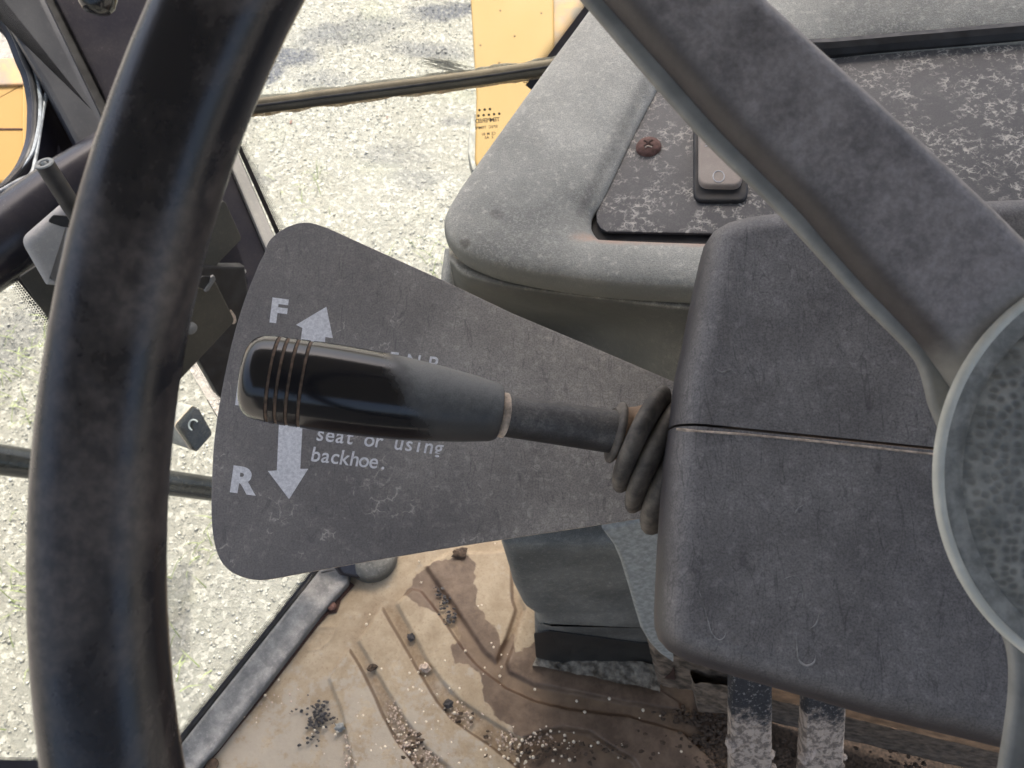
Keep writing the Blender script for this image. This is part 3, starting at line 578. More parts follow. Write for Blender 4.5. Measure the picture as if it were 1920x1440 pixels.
# grey bracket with slot
BP = PL((50, 440, .70), (200, 380, .72), (60, 500, .715))
t = empty('mounting_bracket', BP.at(80, 560), 'light grey folded bracket with a dark slot half hidden behind the wheel rim', 'bracket')
obj('bracket_face', pillow(rounded([(38, 448), (113, 383), (230, 350), (260, 480), (235, 545), (85, 530)], [22, 10, 5, 5, 5, 5]), BP, arcprof(.008, .010, 6)), M['grey_plate'], t)
obj('bracket_web', slab(rounded([(66, 500), (240, 500), (260, 700), (150, 680), (86, 592), (36, 520)], 4), BP.off(-.012), .004, .0006), M['olive'], t)
obj('slot', slab(rounded([(88, 416), (100, 403), (135, 406), (150, 415), (150, 430), (115, 425)], 9), BP.off(.0108), .0012, .0003), M['rubber'], t)
# cut hose
t = empty('cut_hose', W(160, 400, .66), 'short black hose with a cut pale end standing up left of the wheel rim', 'hose')
hA, hB = W(83, 306, .62), W(176, 452, .68)
obj('hose_tube', lathe(hA, hB-hA, [(0, .0042), (.0, .0066), (.0008, .0072), (.03, .0074), (.11, .0078)], 28, cap=False), M['rubber'], t)
obj('cut_end', lathe(hA-(hB-hA).normalized()*.0006, hB-hA, [(.0015, .0036), (0, .0042), (0, .0066), (.001, .0072)], 28, cap=False), M['pale'], t)
obj('core', blob(hA+(hB-hA).normalized()*.002, .0032, 5, 2, (1, .6, 1), .5), M['pale'], t)
# black knob at top
kA = W(181, 12, .60); kd = (W(182, -30, .60)-kA)
tag(obj('knob', lathe(W(181, 25, .60), AU*1.0+AX*.05, [(0, .001), (.0006, .005), (.002, .0095), (.006, .0125), (.014, .014), (.03, .0142)], 32), M['black_gloss']), 'glossy black round knob at the top edge left of the wheel rim', 'knob')
# right brackets
B1 = PL((420, 400, .74), (390, 520, .75), (340, 430, .72))
t = empty('hinge_bracket', B1.at(380, 560), 'dark olive hinge bracket with bolt between wheel rim and label plate', 'bracket')
obj('upper_plate', slab(rounded([(300, 380), (404, 393), (420, 372), (454, 448), (382, 522), (280, 500)], [5, 6, 8, 10, 5, 5]), B1, .004, .0008), M['olive'], t)
B2 = PL((400, 540, .72), (340, 700, .735), (340, 560, .70))
obj('lower_plate', slab(rounded([(290, 560), (364, 537), (388, 546), (402, 524), (441, 602), (338, 712), (270, 760)], [5, 5, 3, 5, 12, 5, 5]), B2, .004, .0008), M['olive'], t)
obj('channel_lip', slab(rounded([(384, 549), (392, 545), (405, 524), (402, 516), (396, 520), (394, 530), (386, 541)], 3), B2.off(.003), .003, .0005), M['bar_grey'], t)
obj('channel_hollow', slab(rounded([(360, 530), (380, 518), (396, 518), (394, 531), (384, 543), (366, 537)], 4), B2.off(.0016), .001, .0002), M['rubber'], t)
obj('bolt', lathe(B2.at(356, 614), B2.n, [(0, .0056), (.003, .0056), (.0038, .004), (.004, .001)], 24), M['bar_grey'], t)
obj('rust_spot', slab(rounded([(432, 578), (442, 592), (444, 604), (436, 610), (432, 596)], 4), B2.off(-.003), .0015, .0003), M['edge_dust'], t)
obj('strut', slab([(300, 500), (460, 500), (478, 640), (470, 800), (410, 742), (372, 676), (250, 620)], B2.off(-.03), .012, .002), M['rubber'], t)

# glass panes + frit
FG = PL((515, 440, .925), (445, 290, .90), (1020, 120, .84))
SG = PL((583, 1076, .935), (340, 1390, .838), (60, 540, .82))
def frit(p0, p1, pl, band, side, rows=4, sp=3.6, name='frit', parent=None, r0=1.55):
    a = np.array(p0, float); b = np.array(p1, float); L = np.linalg.norm(b-a); u = (b-a)/L; nn = np.array([-u[1], u[0]])*side; parts = []
    parts.append(([pl.at(*(a-nn*band)), pl.at(*(b-nn*band)), pl.at(*b), pl.at(*a)], [[0, 1, 2, 3]]))
    for k in range(rows):
        r = r0*(1-k*.17); m = int(L/sp)
        for i in range(m):
            c = a+u*(i+.5*(k % 2))*sp+nn*(k+.6)*sp*.86
            V = [pl.at(c[0]+r*math.cos(q*math.pi/4), c[1]+r*math.sin(q*math.pi/4)) for q in range(8)]; parts.append((V, [list(range(8))]))
    return obj(name, join(*parts)[:2], M['black_print'], parent, smooth=False)
def pane(pts, pl, th=.004):
    A = [pl.at(*p) for p in pts]; B = [p-pl.n*th for p in A]; n_ = len(A)
    return A+B, [list(range(n_)), list(range(n_, 2*n_))[::-1]]+[[i, (i+1) % n_, n_+(i+1) % n_, n_+i] for i in range(n_)]
t = empty('windshield', FG.at(760, 400), 'front windshield pane with dotted black border and mirrored safety print', 'windshield')
obj('pane', pane([(300, -60), (1230, -150), (1180, 600), (600, 640), (440, 285)], FG), M['glass'], t, smooth=False)
G1 = FG.off(.0012)
frit((450, 268), (554, 500), G1, 9, -1, 4, 3.7, 'dotted_border', t, 1.5)
frit((1130, -35), (985, 160), G1, 70, 1, 6, 3.9, 'dotted_border', t, 1.7)
def text(s, pl, px, py, h, name, parent, mat, adv=None, rot=0.0, flip=False, bold=0.0, shear=0.0, sx=1.0, h0=.0):
    """letters as flat print on plane pl; (px,py) lower left, h cap height in photo units, rot degrees clockwise"""
    parts = []; x = 0.0
    for ch in s:
        if ch != ' ':
            cu = bpy.data.curves.new('t', 'FONT'); cu.body = ch; cu.size = 1; cu.offset = bold; cu.shear = shear; o = bpy.data.objects.new('t', cu); S.collection.objects.link(o)
            dg = bpy.context.evaluated_depsgraph_get(); me = bpy.data.meshes.new_from_object(o.evaluated_get(dg))
            co = [v.co.copy() for v in me.vertices]; xs = [c.x for c in co]; mid = (min(xs)+max(xs))/2; wd = max(xs)-min(xs)
            V = []
            for c in co:
                lx = ((c.x-mid)*sx+(adv/2/h*.69 if adv else wd/2))*h/.69 if not adv else x+adv/2+(c.x-mid)*sx*h/.69
                ly = c.y*h/.69; 
                if flip: lx = -lx
                a = R(rot); V.append(pl.at(px+lx*math.cos(a)+ly*math.sin(a), py+lx*math.sin(a)-ly*math.cos(a), h0))
            parts.append((V, [list(p.vertices) for p in me.polygons])); bpy.data.objects.remove(o); bpy.data.curves.remove(cu); bpy.data.meshes.remove(me)
        x += adv or 0
    return obj(name, join(*parts)[:2], mat, parent, smooth=False)
text('TEMPERED', G1, 937, 227, 7.5, 'print_text', t, M['black_print'], 5.6, -5, True, .012)
text('SPEC TEMPR', G1, 934, 239, 5, 'print_text', t, M['black_print'], 4.4, -5, True, .012)
text('CS M 81', G1, 929, 252, 5, 'print_text', t, M['black_print'], 3.8, -5, True, .012)
text('2 AS', G1, 926, 259, 5, 'print_text', t, M['black_print'], 4.5, -5, True, .012)
for k, (x0, y0, c_) in enumerate(((899, 206.5, 3), (897, 217, 5))):
    for i in range(c_):
        cx, cy = x0+i*9.8, y0-i*.95; V = [G1.at(cx+2.4*math.cos(q*math.pi/6), cy+2.4*math.sin(q*math.pi/6)) for q in range(12)]; obj('print_dot', (V, [list(range(12))]), M['black_print'], t, smooth=False)
# rail between panes, with dust lines
t = empty('window_rail', FG.at(700, 170), 'dark olive rubber rail crossing the windshield with dust along both edges', 'window rail')
rp = [(380, 215), (480, 200), (650, 178), (800, 159), (900, 146), (1020, 128), (1120, 112)]
obj('rail', pillow([(x, y-15) for x, y in rp]+[(x, y+14) for x, y in rp[::-1]], G1, arcprof(.004, .007, 5)), dusty('rail_rubber', (.06, .052, .036), (.22, .19, .13), film=.7, vein=.2, vscale=90, grain=300, gbump=.2, rough=.6), t)
obj('rail_groove', pillow([(x, y-4) for x, y in rp]+[(x, y+1) for x, y in rp[::-1]], G1.off(.0068), arcprof(.0006, .0012, 2)), M['rubber'], t)
def ragged(pts, up, amp, seed):
    out = []; q = catmull(pts, 46)
    for i, p in enumerate(q): out.append((p[0], p[1]+up*(3.0+amp*(noise.fractal(Vector((p[0]*.021, seed, 0)), .9, 2.1, 6)*.5+.5))))
    return [tuple(p) for p in q]+out[::-1]
obj('dust_line', slab(ragged([(x, y-12) for x, y in rp], -1, 9, 2), G1.off(.0002), .0005, .0001), M['dust_white'], t)
obj('dust_line', slab(ragged([(x, y+11) for x, y in rp], 1, 9, 7), G1.off(.0002), .0005, .0001), M['dust_tan'], t)
parts = []
for i in range(46):
    x0, y0 = 800+random.gauss(10, 6), 112+random.gauss(6, 5); l = random.uniform(40, 85); x1 = x0+l; y1 = y0+l*random.uniform(.1, .34)
    parts.append(tube([G1.at(x0-random.uniform(0, 30), y0-random.uniform(2, 9), .001), G1.at((x0+x1)/2, (y0+y1)/2-2, .002), G1.at(x1, y1, .001)], [.00015, .0004, .0001], 4))
tag(obj('dried_grass_smear', join(*parts)[:2], M['dust_white']), 'feathery pale dried grass smear stuck on the glass above the window rail', 'dried grass')
t = empty('door_glass', SG.at(300, 1100), 'lower door glass with dotted black border left of the floor mat', 'door glass')
obj('pane', pane([(585, 1078), (345, 1372), (60, 1730), (-420, 1500), (-420, 520), (60, 500), (330, 650)], SG), M['glass_side'], t, smooth=False)
G2 = SG.off(.0012)
frit((586, 1070), (330, 1388), G2, 4, 1, 3, 3.2, 'dotted_border', t, 1.35)
frit((425, 760), (365, 665), G2, 12, -1, 4, 3.6, 'dotted_border', t, 1.4)
frit((110, 620), (28, 520), G2, 14, -1, 5, 5.0, 'dotted_border', t, 2.1)
frit((250, 1428), (-60, 1424), G2, 20, 1, 2, 3.2, 'dotted_border', t, 1.3)

# ================================================================== DASHBOARD
HP = PL((830, 430, .455), (1300, 540, .405), (1096, 15, .53))
t = empty('dashboard', HP.at(1150, 600, -.05), 'grey dusty moulded dashboard hood with a dark inset instrument panel', 'dashboard')
cor = [((2300, -200), (2300, 40)), ((1900, -200), (1920, 55)), ((1500, -190), (1515, 86)), ((1290, -180), (1310, 98)), ((1195, -130), (1256, 108)), ((1098, 12), (1222, 162)), ((1023, 113), (1182, 240)),
       ((885, 303), (1128, 351)), ((845, 362), (1109, 380)), ((827, 397), (1105, 396)), ((828, 425), (1107, 412)), ((840, 450), (1114, 424)), ((877, 477), (1123, 431)), ((953, 502), (1140, 435)), ((1120, 527), (1225, 437)), ((1297, 540), (1345, 440)), ((1600, 560), (1650, 447)), ((2300, 590), (2300, 465))]
oc_ = catmull([c[0] for c in cor], 8); ic_ = catmull([c[1] for c in cor], 8)
secs = [(-.0, -.030, .012), (0, -.015, .001), (0, -.0095, 0), (.012, -.0055, 0), (.035, -.0022, 0), (.07, -.0004, 0), (.14, .0008, 0), (.3, .0016, 0), (.5, .0016, 0), (.7, .0006, 0), (.82, -.0012, 0), (.90, -.0035, 0), (.96, -.0062, 0), (1.0, -.0092, 0), (1.0, -.0135, 0)]
rows = []
ctr = HP.at(1500, 250)
for s, h, ins in secs:
    r = []
    for a, b in zip(oc_, ic_):
        p = a*(1-s)+b*s; q = HP.at(*p); q = q+(ctr-q).normalized()*ins+HP.n*h; r.append(q)
    rows.append(r)
def stain(mat, spots):
    tr = mat.node_tree; b = tr.nodes['Principled BSDF']; src = b.inputs['Base Color'].links[0].from_socket
    q = NT.__new__(NT); q.m = mat; q.t = tr; q.b = b; q.co = q.N('ShaderNodeNewGeometry').outputs['Position']; wv_ = q.warp(90, .010)
    for c_, rad, col_, st in spots:
        v = q.N('ShaderNodeVectorMath', operation='SUBTRACT'); q.put(v.inputs[0], wv_); v.inputs[1].default_value = tuple(c_)
        m_ = q.N('ShaderNodeVectorMath', operation='DIVIDE'); q.put(m_.inputs[0], v.outputs[0]); m_.inputs[1].default_value = rad
        l = q.N('ShaderNodeVectorMath', operation='LENGTH'); q.put(l.inputs[0], m_.outputs[0])
        k = q.math('MULTIPLY', q.math('MULTIPLY', q.ramp(l.outputs['Value'], .4, 1.2, 1, 0), q.ramp(q.noise(300, 4, .7), .3, .6, .5, 1)), st); src = q.mix(k, src, col_)
    q.put(b.inputs['Base Color'], src)
tan_ = (.52, .36, .27)
stain(M['hood'], [(HP.at(932, 404), (.0055, .006, .006), (.07, .065, .055), .85), (HP.at(868, 458), (.004, .004, .004), (.10, .085, .06), .7)] + [(HP.at(x, 449, -.004), (.012, .008, .008), tan_, .6) for x in range(1105, 1350, 22)] + [(HP.at(1092+i*7.6, 392-i*15.2, -.004), (.0045, .0060, .0060), (.09, .08, .078), .32) for i in range(17)])
obj('hood', grid(rows), M['hood'], t, angle=60)
PNP = HP.off(-.010)
pan = rounded([(1232, 95), (1101, 398), (1116, 434), (2300, 462), (2300, 30), (1515, 84)], [0, 8, 14, 0, 0, 0])
pan = [(1270, 90), (1232, 168), (1192, 246), (1141, 355), (1123, 385), (1118, 400), (1119, 416), (1126, 428), (1138, 434), (1345, 438), (1700, 446), (2300, 464), (2300, 18), (1515, 70)]
o = obj('instrument_panel', slab(pan, PNP, .002, .0004), M['panel'], t)
obj('panel_backing', slab([(1262, 70), (1165, 225), (1105, 345), (1078, 392), (1084, 445), (1140, 470), (2300, 500), (2300, 0)], HP.off(-.0130), .004, .0003), M['rubber'], t)
# top cover edge lip (dark) right
lip = [(1500, 80), (1560, 78), (1700, 66), (1920, 48), (2300, 25)]
obj('top_lip', tube([HP.at(p[0], p[1]+14, -.0080) for p in lip], .0062, 10), M['rubber'], t)
# screw
sc = PNP.at(1216, 277); sp_ = obj('screw', lathe(sc, PNP.n, [(0, .0074), (.001, .0074), (.0024, .0066), (.0034, .0045), (.0038, .002), (.0038, .0002)], 32), M['rust'], t)
for a in (40, 130):
    d = PNP.u*math.cos(R(a))+PNP.v*math.sin(R(a)); c = sc+PNP.n*.0037
    obj('screw_slot', bar(c-d*.0034, c+d*.0034, .0012, .0008, PNP.n, .0002), M['rust_dark'], sp_)
obj('screw_dirt', tube([sc+PNP.n*.0039+PNP.u*x+PNP.v*y for x, y in ((-.0022, -.0034), (-.0008, -.0026), (.0008, -.0032), (.0018, -.0038))], .0005, 6), M['edge_dust'], sp_)
# rocker switch
bz = obj('switch_bezel', pillow(rounded([(1300, 190), (1402, 190), (1402, 382), (1300, 382)], 20), PNP, arcprof(.0012, .0022, 4)), M['rubber'], t)
obj('rocker', pillow(rounded([(1309, 190), (1391, 190), (1391, 358), (1309, 356)], [5, 5, 20, 20]), PNP.off(.0015), arcprof(.0012, .0042, 4)), dusty('rocker_grey', (.34, .28, .235), (.56, .49, .42), settle=0, film=.6, vein=.0, grain=900, gbump=.1, filmscale=40, speck=.0), bz)
sw = PNP.off(.0058)
cpt = [sw.at(1347.5+10.5*math.cos(a), 331+10.5*math.sin(a)) for a in np.linspace(0, 2*math.pi, 29)]
obj('switch_ring_mark', tube(cpt, .00034, 5), M['white_print'], bz)
for i, (xa, ya, xb, yb) in enumerate(((1322, 252, 1327, 250), (1322, 258, 1331, 256), (1322, 264, 1336, 260), (1322, 269.5, 1339, 265), (1322, 274.5, 1341, 269), )):
    obj('switch_line_mark', tube([sw.at(xa, ya), sw.at(xb, yb)], .00035, 5), M['white_print'], bz)
obj('panel_nick', lathe(PNP.at(1565, 104), PNP.n, [(0, .0014), (.0008, .001), (.0004, .0005)], 10), M['silver'], t)
# lower fascia
def P_(l): return [W(*q) for q in l]
R0 = [(845, 440, .50), (900, 470, .49), (1000, 495, .48), (1130, 510, .47), (1300, 522, .45), (1500, 530, .44)]
R1 = [(843, 458, .490), (884, 486, .482), (975, 512, .470), (1130, 533, .458), (1300, 546, .440), (1500, 560, .43)]
R2 = [(842, 478, .472), (876, 507, .458), (963, 533, .446), (1120, 556, .434), (1290, 570, .420), (1500, 585, .412)]
R3 = [(846, 505, .474), (874, 532, .466), (955, 558, .462), (1105, 584, .458), (1272, 594, .425), (1500, 600, .415)]
R4 = [(854, 545, .50), (890, 580, .51), (970, 606, .525), (1110, 632, .53), (1255, 650, .445), (1500, 660, .42)]
R5 = [(862, 600, .52), (900, 670, .53), (980, 730, .54), (1120, 760, .55), (1245, 780, .47), (1500, 760, .43)]
R6 = [(870, 700, .55), (930, 900, .58), (1000, 1000, .60), (1120, 1000, .60), (1240, 1000, .50), (1500, 1000, .48)]
cols = [catmull(list(r), 6) for r in (R0, R1, R2, R3, R4, R5, R6)]
full = []
for i in range(len(cols[0])): full.append(catmull([c[i] for c in cols], 5))
rows = [[W(*full[i][k]) for i in range(len(full))] for k in range(len(full[0]))]
obj('lower_fascia', grid(rows), M['fascia'], t, angle=80)
obj('fascia_end', tube([W(852, 470, .50), W(846, 510, .50), W(843, 545, .50), W(852, 620, .52)], .006, 14), M['hood'], t)

# pedestal below
VP1 = PL((1000, 1018, .66), (1000, 1245, .925), (1200, 1245, .925))
t = empty('column_pedestal', VP1.at(1100, 1245), 'dark pedestal block standing on the mat below the label plate', 'pedestal')
obj('lower_block', pillow(rounded([(1001, 1080), (1003, 1183), (1006, 1228), (1060, 1244), (1190, 1258), (1300, 1268), (1300, 1080)], [0, 0, 10, 0, 0, 0, 0]), VP1.off(-.02), arcprof(.006, .02, 4, -.05)), muddy('pedestal_wet', 1.10, 1.1005, (.2, .18, .15), (.04, .045, .045)) if 0 else M['pedestal'], t)
obj('wet_band', pillow(rounded([(1001, 1186), (1030, 1181), (1080, 1188), (1140, 1196), (1200, 1204), (1300, 1208), (1300, 1272), (1190, 1262), (1060, 1247), (1005, 1231)], 4), VP1.off(.0005), arcprof(.0004, .001, 2)), dusty('wet_plastic', (.018, .019, .019), (.10, .10, .09), film=.4, vein=.0, grain=500, gbump=.4, rough=.4, filmscale=50, settle=0), t)
obj('upper_cover', pillow(rounded([(935, 950), (955, 1018), (961, 1044), (979, 1082), (1001, 1098), (1005, 1118), (1260, 1130), (1260, 950)], [0, 10, 20, 20, 10, 4, 0, 0]), VP1.off(.004), arcprof(.012, .03, 6, -.05)), M['pedestal'], t)
obj('pale_edge_panel', pillow([(1128, 985), (1260, 950), (1260, 1090), (1262, 1235), (1235, 1218), (1218, 1200), (1200, 1170), (1188, 1130), (1178, 1095), (1163, 1045), (1150, 1015)], PL((1160, 1000, .50), (1235, 1000, .50), (1225, 1205, .60)), arcprof(.003, .004, 4, -.02)), M['pale'], t)
def rough_slab(pts, pl, th, amp, sc, seed, step=6):
    """flat piece with lumpy surface"""
    x0 = min(p[0] for p in pts); x1 = max(p[0] for p in pts); y0 = min(p[1] for p in pts); y1 = max(p[1] for p in pts)
    xs = np.linspace(0, 1, max(3, int((x1-x0)/step))); ys = np.linspace(0, 1, max(3, int((y1-y0)/step))); a, b, c, d = [np.array(p, float) for p in pts]
    rows = []
    for v in ys:
        r = []
        for u in xs:
            p = (a*(1-u)+b*u)*(1-v)+(d*(1-u)+c*u)*v; e = min(u, 1-u); q = pl.at(*p)
            h = amp*(noise.noise(q*sc+Vector((seed, 0, 0)))+.5*noise.noise(q*sc*2.7))-max(0, .06-e)*th*4; q = q+pl.n*h+pl.u*(.3*amp*noise.noise(q*sc*1.4+Vector((0, seed, 0)))); r.append(q)
        rows.append([r[0]-pl.n*th]+r+[r[-1]-pl.n*th])
    return grid(rows)
obj('muddy_foot', rough_slab([(1008, 1222), (1235, 1246), (1240, 1296), (1000, 1246)], hplane(FZ+.016), .02, .007, 60, 3, 4), plain('foot_mud', (.16, .14, .11), .9, nz=.5, nscale=120, bump=.8, bscale=300, col2=(.36, .33, .26)), t)
# bracket and floor rail behind pedals
RP = PL((1220, 1250, .80), (1900, 1400, .72), (1300, 1300, .84))
t = empty('pedal_support', RP.at(1300, 1320), 'mud-caked pedal support bracket and ribbed rail under the column shroud', 'pedal support')
mm = plain('bracket_mud', (.09, .075, .055), .9, nz=.5, nscale=90, bump=.9, bscale=260, col2=(.31, .25, .19))
obj('bracket_plate', rough_slab([(1208, 1190), (1420, 1190), (1420, 1305), (1232, 1287)], RP, .02, .0016, 90, 1, 4), mm, t)
obj('bracket_hole', slab([(1258, 1262), (1264, 1250), (1266, 1275), (1246, 1272)], RP.off(.0025), .001, .0002), M['rust_dark'], t)
obj('bracket_block', rough_slab([(1292, 1278), (1420, 1288), (1420, 1352), (1302, 1330)], RP.off(.012), .03, .003, 70, 8, 4), mm, t)
tanm = plain('rail_tan', (.34, .22, .13), .8, nz=.3, nscale=60, bump=.3)
obj('rail_top', rough_slab([(1300, 1230), (1960, 1402), (1960, 1432), (1300, 1262+14)], RP.off(-.006), .02, .0008, 60, 2, 8), tanm, t)
obj('rail_face', rough_slab([(1300, 1276), (1960, 1432), (1960, 1476), (1300, 1318)], RP.off(-.012), .02, .0012, 70, 5, 6), plain('rail_grey', (.12, .1, .08), .9, nz=.4, nscale=120, bump=.6, col2=(.27, .22, .17)), t)
obj('rail_slot', rough_slab([(1300, 1318), (1960, 1476), (1960, 1520), (1300, 1350)], RP.off(-.022), .02, .0008, 60, 6, 8), M['soil'], t)
obj('rail_lip', tube([RP.at(1320, 1352, -.010), RP.at(1480, 1384, -.010), RP.at(1640, 1418, -.010), RP.at(1960, 1490, -.010)], .0018, 6), M['soil'], t)
# pedal arms
def pedal(nm, pts, dpt, lab, seed):
    pl = PL((pts[0][0], 1290, dpt), (pts[1][0], 1290, dpt), (pts[0][0], 1440, dpt+.045))
    t = empty('brake_pedal', pl.at(pts[3][0], 1500), lab, 'pedal', 'pedal arms under the steering column')
    zc = pl.at(pts[0][0], 1352).z
    o = obj('arm', rough_slab([pts[0], pts[1], pts[2], pts[3]], pl, .012, .0009, 160, seed, 3), muddy('muddy_arm', zc-.012, zc+.012), t)
    parts = []
    rd = random.Random(seed)
    for i in range(34):
        v = rd.uniform(.45, 1); side = rd.choice((0, 1, 1, .5, rd.random())); 
        x = (pts[0][0]*(1-v)+pts[3][0]*v)*(1-side)+(pts[1][0]*(1-v)+pts[2][0]*v)*side; y = pts[0][1]*(1-v)+pts[3][1]*v
        parts.append(blob(pl.at(x, y, -.001), rd.uniform(.002, .0055), i+seed, 2, (1, 1.3, .5), .6))
    g = obj('mud_clumps', join(*parts)[:2], muddy('mud_clumps', 9, 10), t); g['kind'] = 'stuff'
    return t
pedal('a', [(1373, 1180), (1449, 1180), (1449, 1640), (1371, 1640)], .63, 'left pedal arm caked with dried pale mud', 3)
pedal('b', [(1518, 1200), (1594, 1200), (1574, 1640), (1494, 1640)], .63, 'right pedal arm caked with dried pale mud', 11)

# ================================================================== LABEL PLATE
LP_ = PL((400, 750, .372), (1265, 800, .362), (560, 1080, .352))
t = empty('direction_label_plate', LP_.at(700, 1050), 'fan shaped dark grey label plate with white F and R arrows beside the lever', 'label plate')
out = catmull([(494, 478), (505, 451), (528, 431), (556, 419), (583, 417.5), (614, 427)], 5)+[np.array(p) for p in ((700, 466), (828, 524), (960, 587), (1110, 650), (1300, 731), (1300, 952), (1200, 972), (1100, 988), (1000, 1003), (850, 1026), (650, 1060))]+catmull([(520, 1084), (490, 1088), (460, 1084), (430, 1070), (410, 1045), (400, 1010), (396, 960), (397, 900), (400, 840), (406, 789), (416, 730), (435, 641), (458, 563), (486, 493)], 4)
vf = slab(out, LP_, .0016, .00035); nn_ = None
o = obj('plate', vf, M['plate'], t, mats=[M['plate'], M['edge_dust']])
ndot = [abs(p.normal.dot(LP_.n)) for p in o.data.polygons]; o.data.polygons.foreach_set('material_index', [0 if q > .75 else 1 for q in ndot])
h1 = .00012
text('F', LP_, 500, 601, 42, 'letter_f', t, M['white_print'], 42, 7, False, .045, .0, 1.12, h1)
text('R', LP_, 434, 920, 45, 'letter_r', t, M['white_print'], 44, 8, False, .05, .0, 1.12, h1)
text('N', LP_, 443, 757, 42, 'letter_n', t, M['white_print'], 40, 7, False, .045, .0, 1.0, h1)
def printed(pts, name, parent):
    obj(name, ([LP_.at(*p, h1) for p in pts], [list(range(len(pts)))]), M['white_print'], parent, smooth=False)
printed([(612, 575), (624, 634), (610, 632), (606, 690), (560, 690), (564, 636), (567, 615), (555, 609)], 'arrow_forward', t)
printed([(524, 770), (568, 770), (567, 802), (563, 879), (578, 879), (542, 936), (502, 883), (519, 882)], 'arrow_reverse', t)
text('seat or using', LP_, 590, 825, 27, 'caption_line', t, M['white_print'], 18.6, 6.6, False, .012, .1, .95, h1)
text('backhoe.', LP_, 582, 864, 27, 'caption_line', t, M['white_print'], 18.2, 6.6, False, .012, .1, .95, h1)
text('E N P', LP_, 727, 686, 27, 'caption_line', t, M['white_print'], 18.6, 6.6, False, .012, .1, .95, h1)

# ================================================================== SHIFT LEVER
A = W(456, 703, .283); B = W(936, 774, .297); D = (B-A).normalized(); Ln = (B-A).length; K = Ln/484.0
def rpx(x, r): return r*(.283+.014*x/484)/FP*1.0
t = empty('shift_lever', W(1150, 808, .306), 'black cylindrical forward reverse shift lever with four brown grooves and rubber bellows', 'lever')
gro = [57, 73, 92, 114]
prof = [(0, 2), (0, 40), (2, 54), (6, 64), (13, 72), (22, 77.5), (34, 80.5), (48, 82)]
for g in gro: prof += [(g-3.6, 82.5), (g-2.6, 81.5), (g-2.2, 79), (g+2.2, 79), (g+2.6, 81.5), (g+3.6, 82.5)]
prof += [(130, 83.5), (180, 83), (240, 81), (300, 77.5), (360, 71.5), (420, 64), (470, 56), (478, 53), (483, 50), (485, 46), (485, 38)]
n = NT('grip_black'); dloc = n.dot(tuple(D)); 
A_l = (A-ORG[t.name]).dot(D)
tt = n.math('ADD', n.math('SUBTRACT', dloc, A_l), n.math('MULTIPLY', n.dot(tuple(-AU)), -.55)); cst = (A-ORG[t.name]).dot(-AU)*.55
f = n.ramp(n.math('ADD', n.math('ADD', tt, cst), n.math('MULTIPLY', n.math('SUBTRACT', n.noise(120, 4, .6), .5), .012)), 295*K*.86, 345*K*.93)
fn = n.ramp(n.noise(2400, 3, .6), .25, .75, .75, 1.1); g0 = n.N('ShaderNodeNewGeometry'); sz = n.N('ShaderNodeVectorMath', operation='DOT_PRODUCT'); n.put(sz.inputs[0], g0.outputs['Normal']); sz.inputs[1].default_value = (0, .6, .8); fn = n.math('MULTIPLY', fn, n.ramp(n.math('ADD', sz.outputs['Value'], n.math('MULTIPLY', n.math('SUBTRACT', n.noise(220, 6, .75), .5), 1.3)), -.15, .95, .28, 1)); ff = n.math('MULTIPLY', f, fn, clamp=True)
col = n.mix(n.math('MULTIPLY', ff, .48), (.010, .010, .012), (.36, .355, .33)); n.bump(n.noise(1500, 3, .6), .08, .0002); n.fin(col, n.ramp(ff, 0, .5, .15, .66)); M['grip'] = n.m
gp = obj('grip', lathe(A, D, [(x*K, rpx(x, r)) for x, r in prof], 72), M['grip'], t, angle=30)
brown = plain('groove_dirt', (.12, .08, .055), .85, nz=.4, nscale=500, bump=.3)
for g in gro: obj('groove_ring', lathe(A, D, [((g-2.7)*K, rpx(g, 77)), ((g-2.4)*K, rpx(g, 80.4)), (g*K, rpx(g, 81.2)), ((g+2.4)*K, rpx(g, 80.4)), ((g+2.7)*K, rpx(g, 77))], 64, cap=False), brown, gp)
C1 = W(940, 778, .298); C2 = W(1158, 811, .309); D2 = (C2-C1).normalized(); L2 = (C2-C1).length
obj('collar', lathe(C1, D2, [(-.001, rpx(484, 38)), (.0002, rpx(484, 42.5)), (.0014, rpx(484, 43)), (.0018, rpx(484, 40))], 48), M['edge_dust'], t)
rodm = dusty('rod_dusty', (.022, .021, .022), (.30, .28, .255), film=.65, vein=.5, vscale=170, vwidth=.3, vmask=(.35, .6), grain=700, gbump=.3, filmscale=45, rough=.5)
obj('rod', lathe(C1, D2, [(0, rpx(484, 40)), (L2*.5, rpx(484, 41)), (L2*1.2, rpx(484, 43))], 48), rodm, t)
def cdir(x, y, z): return (AX*x-AU*y+AF*z).normalized()
nl = -D2; nb = cdir(-.85, -.40, .30)
def blend(a, b, k): return (a*(1-k)+b*k).normalized()
seq = []
def ridge(c, nn, Rr, Rv, wdt, d, m=8):
    c3 = W(*c, d); s = d/FP
    for k in range(m+1):
        a = -math.pi/2+math.pi*k/m; seq.append((c3-nn*(math.sin(a)*wdt*s), nn, (Rv+(Rr-Rv)*math.cos(a))*s))
seq.append((W(1146, 807, .309), blend(nl, nb, .1), 43*.309/FP))
ridge((1155, 811), blend(nl, nb, .35), 59, 48, 8, .310)
seq.append((W(1175, 813, .312), blend(nl, nb, .6), 52*.306/FP))
seq.append((W(1186, 817, .314), blend(nl, nb, .9), 66*.306/FP))
ridge((1204, 824), nb, 110, 78, 18, .316)
ridge((1236, 851), blend(nb, cdir(-.80, -.42, .33), .5), 124, 84, 19, .321)
ridge((1276, 884), cdir(-.78, -.42, .36), 134, 92, 24, .326)
ridge((1320, 900), cdir(-.78, -.42, .36), 132, 92, 20, .332)
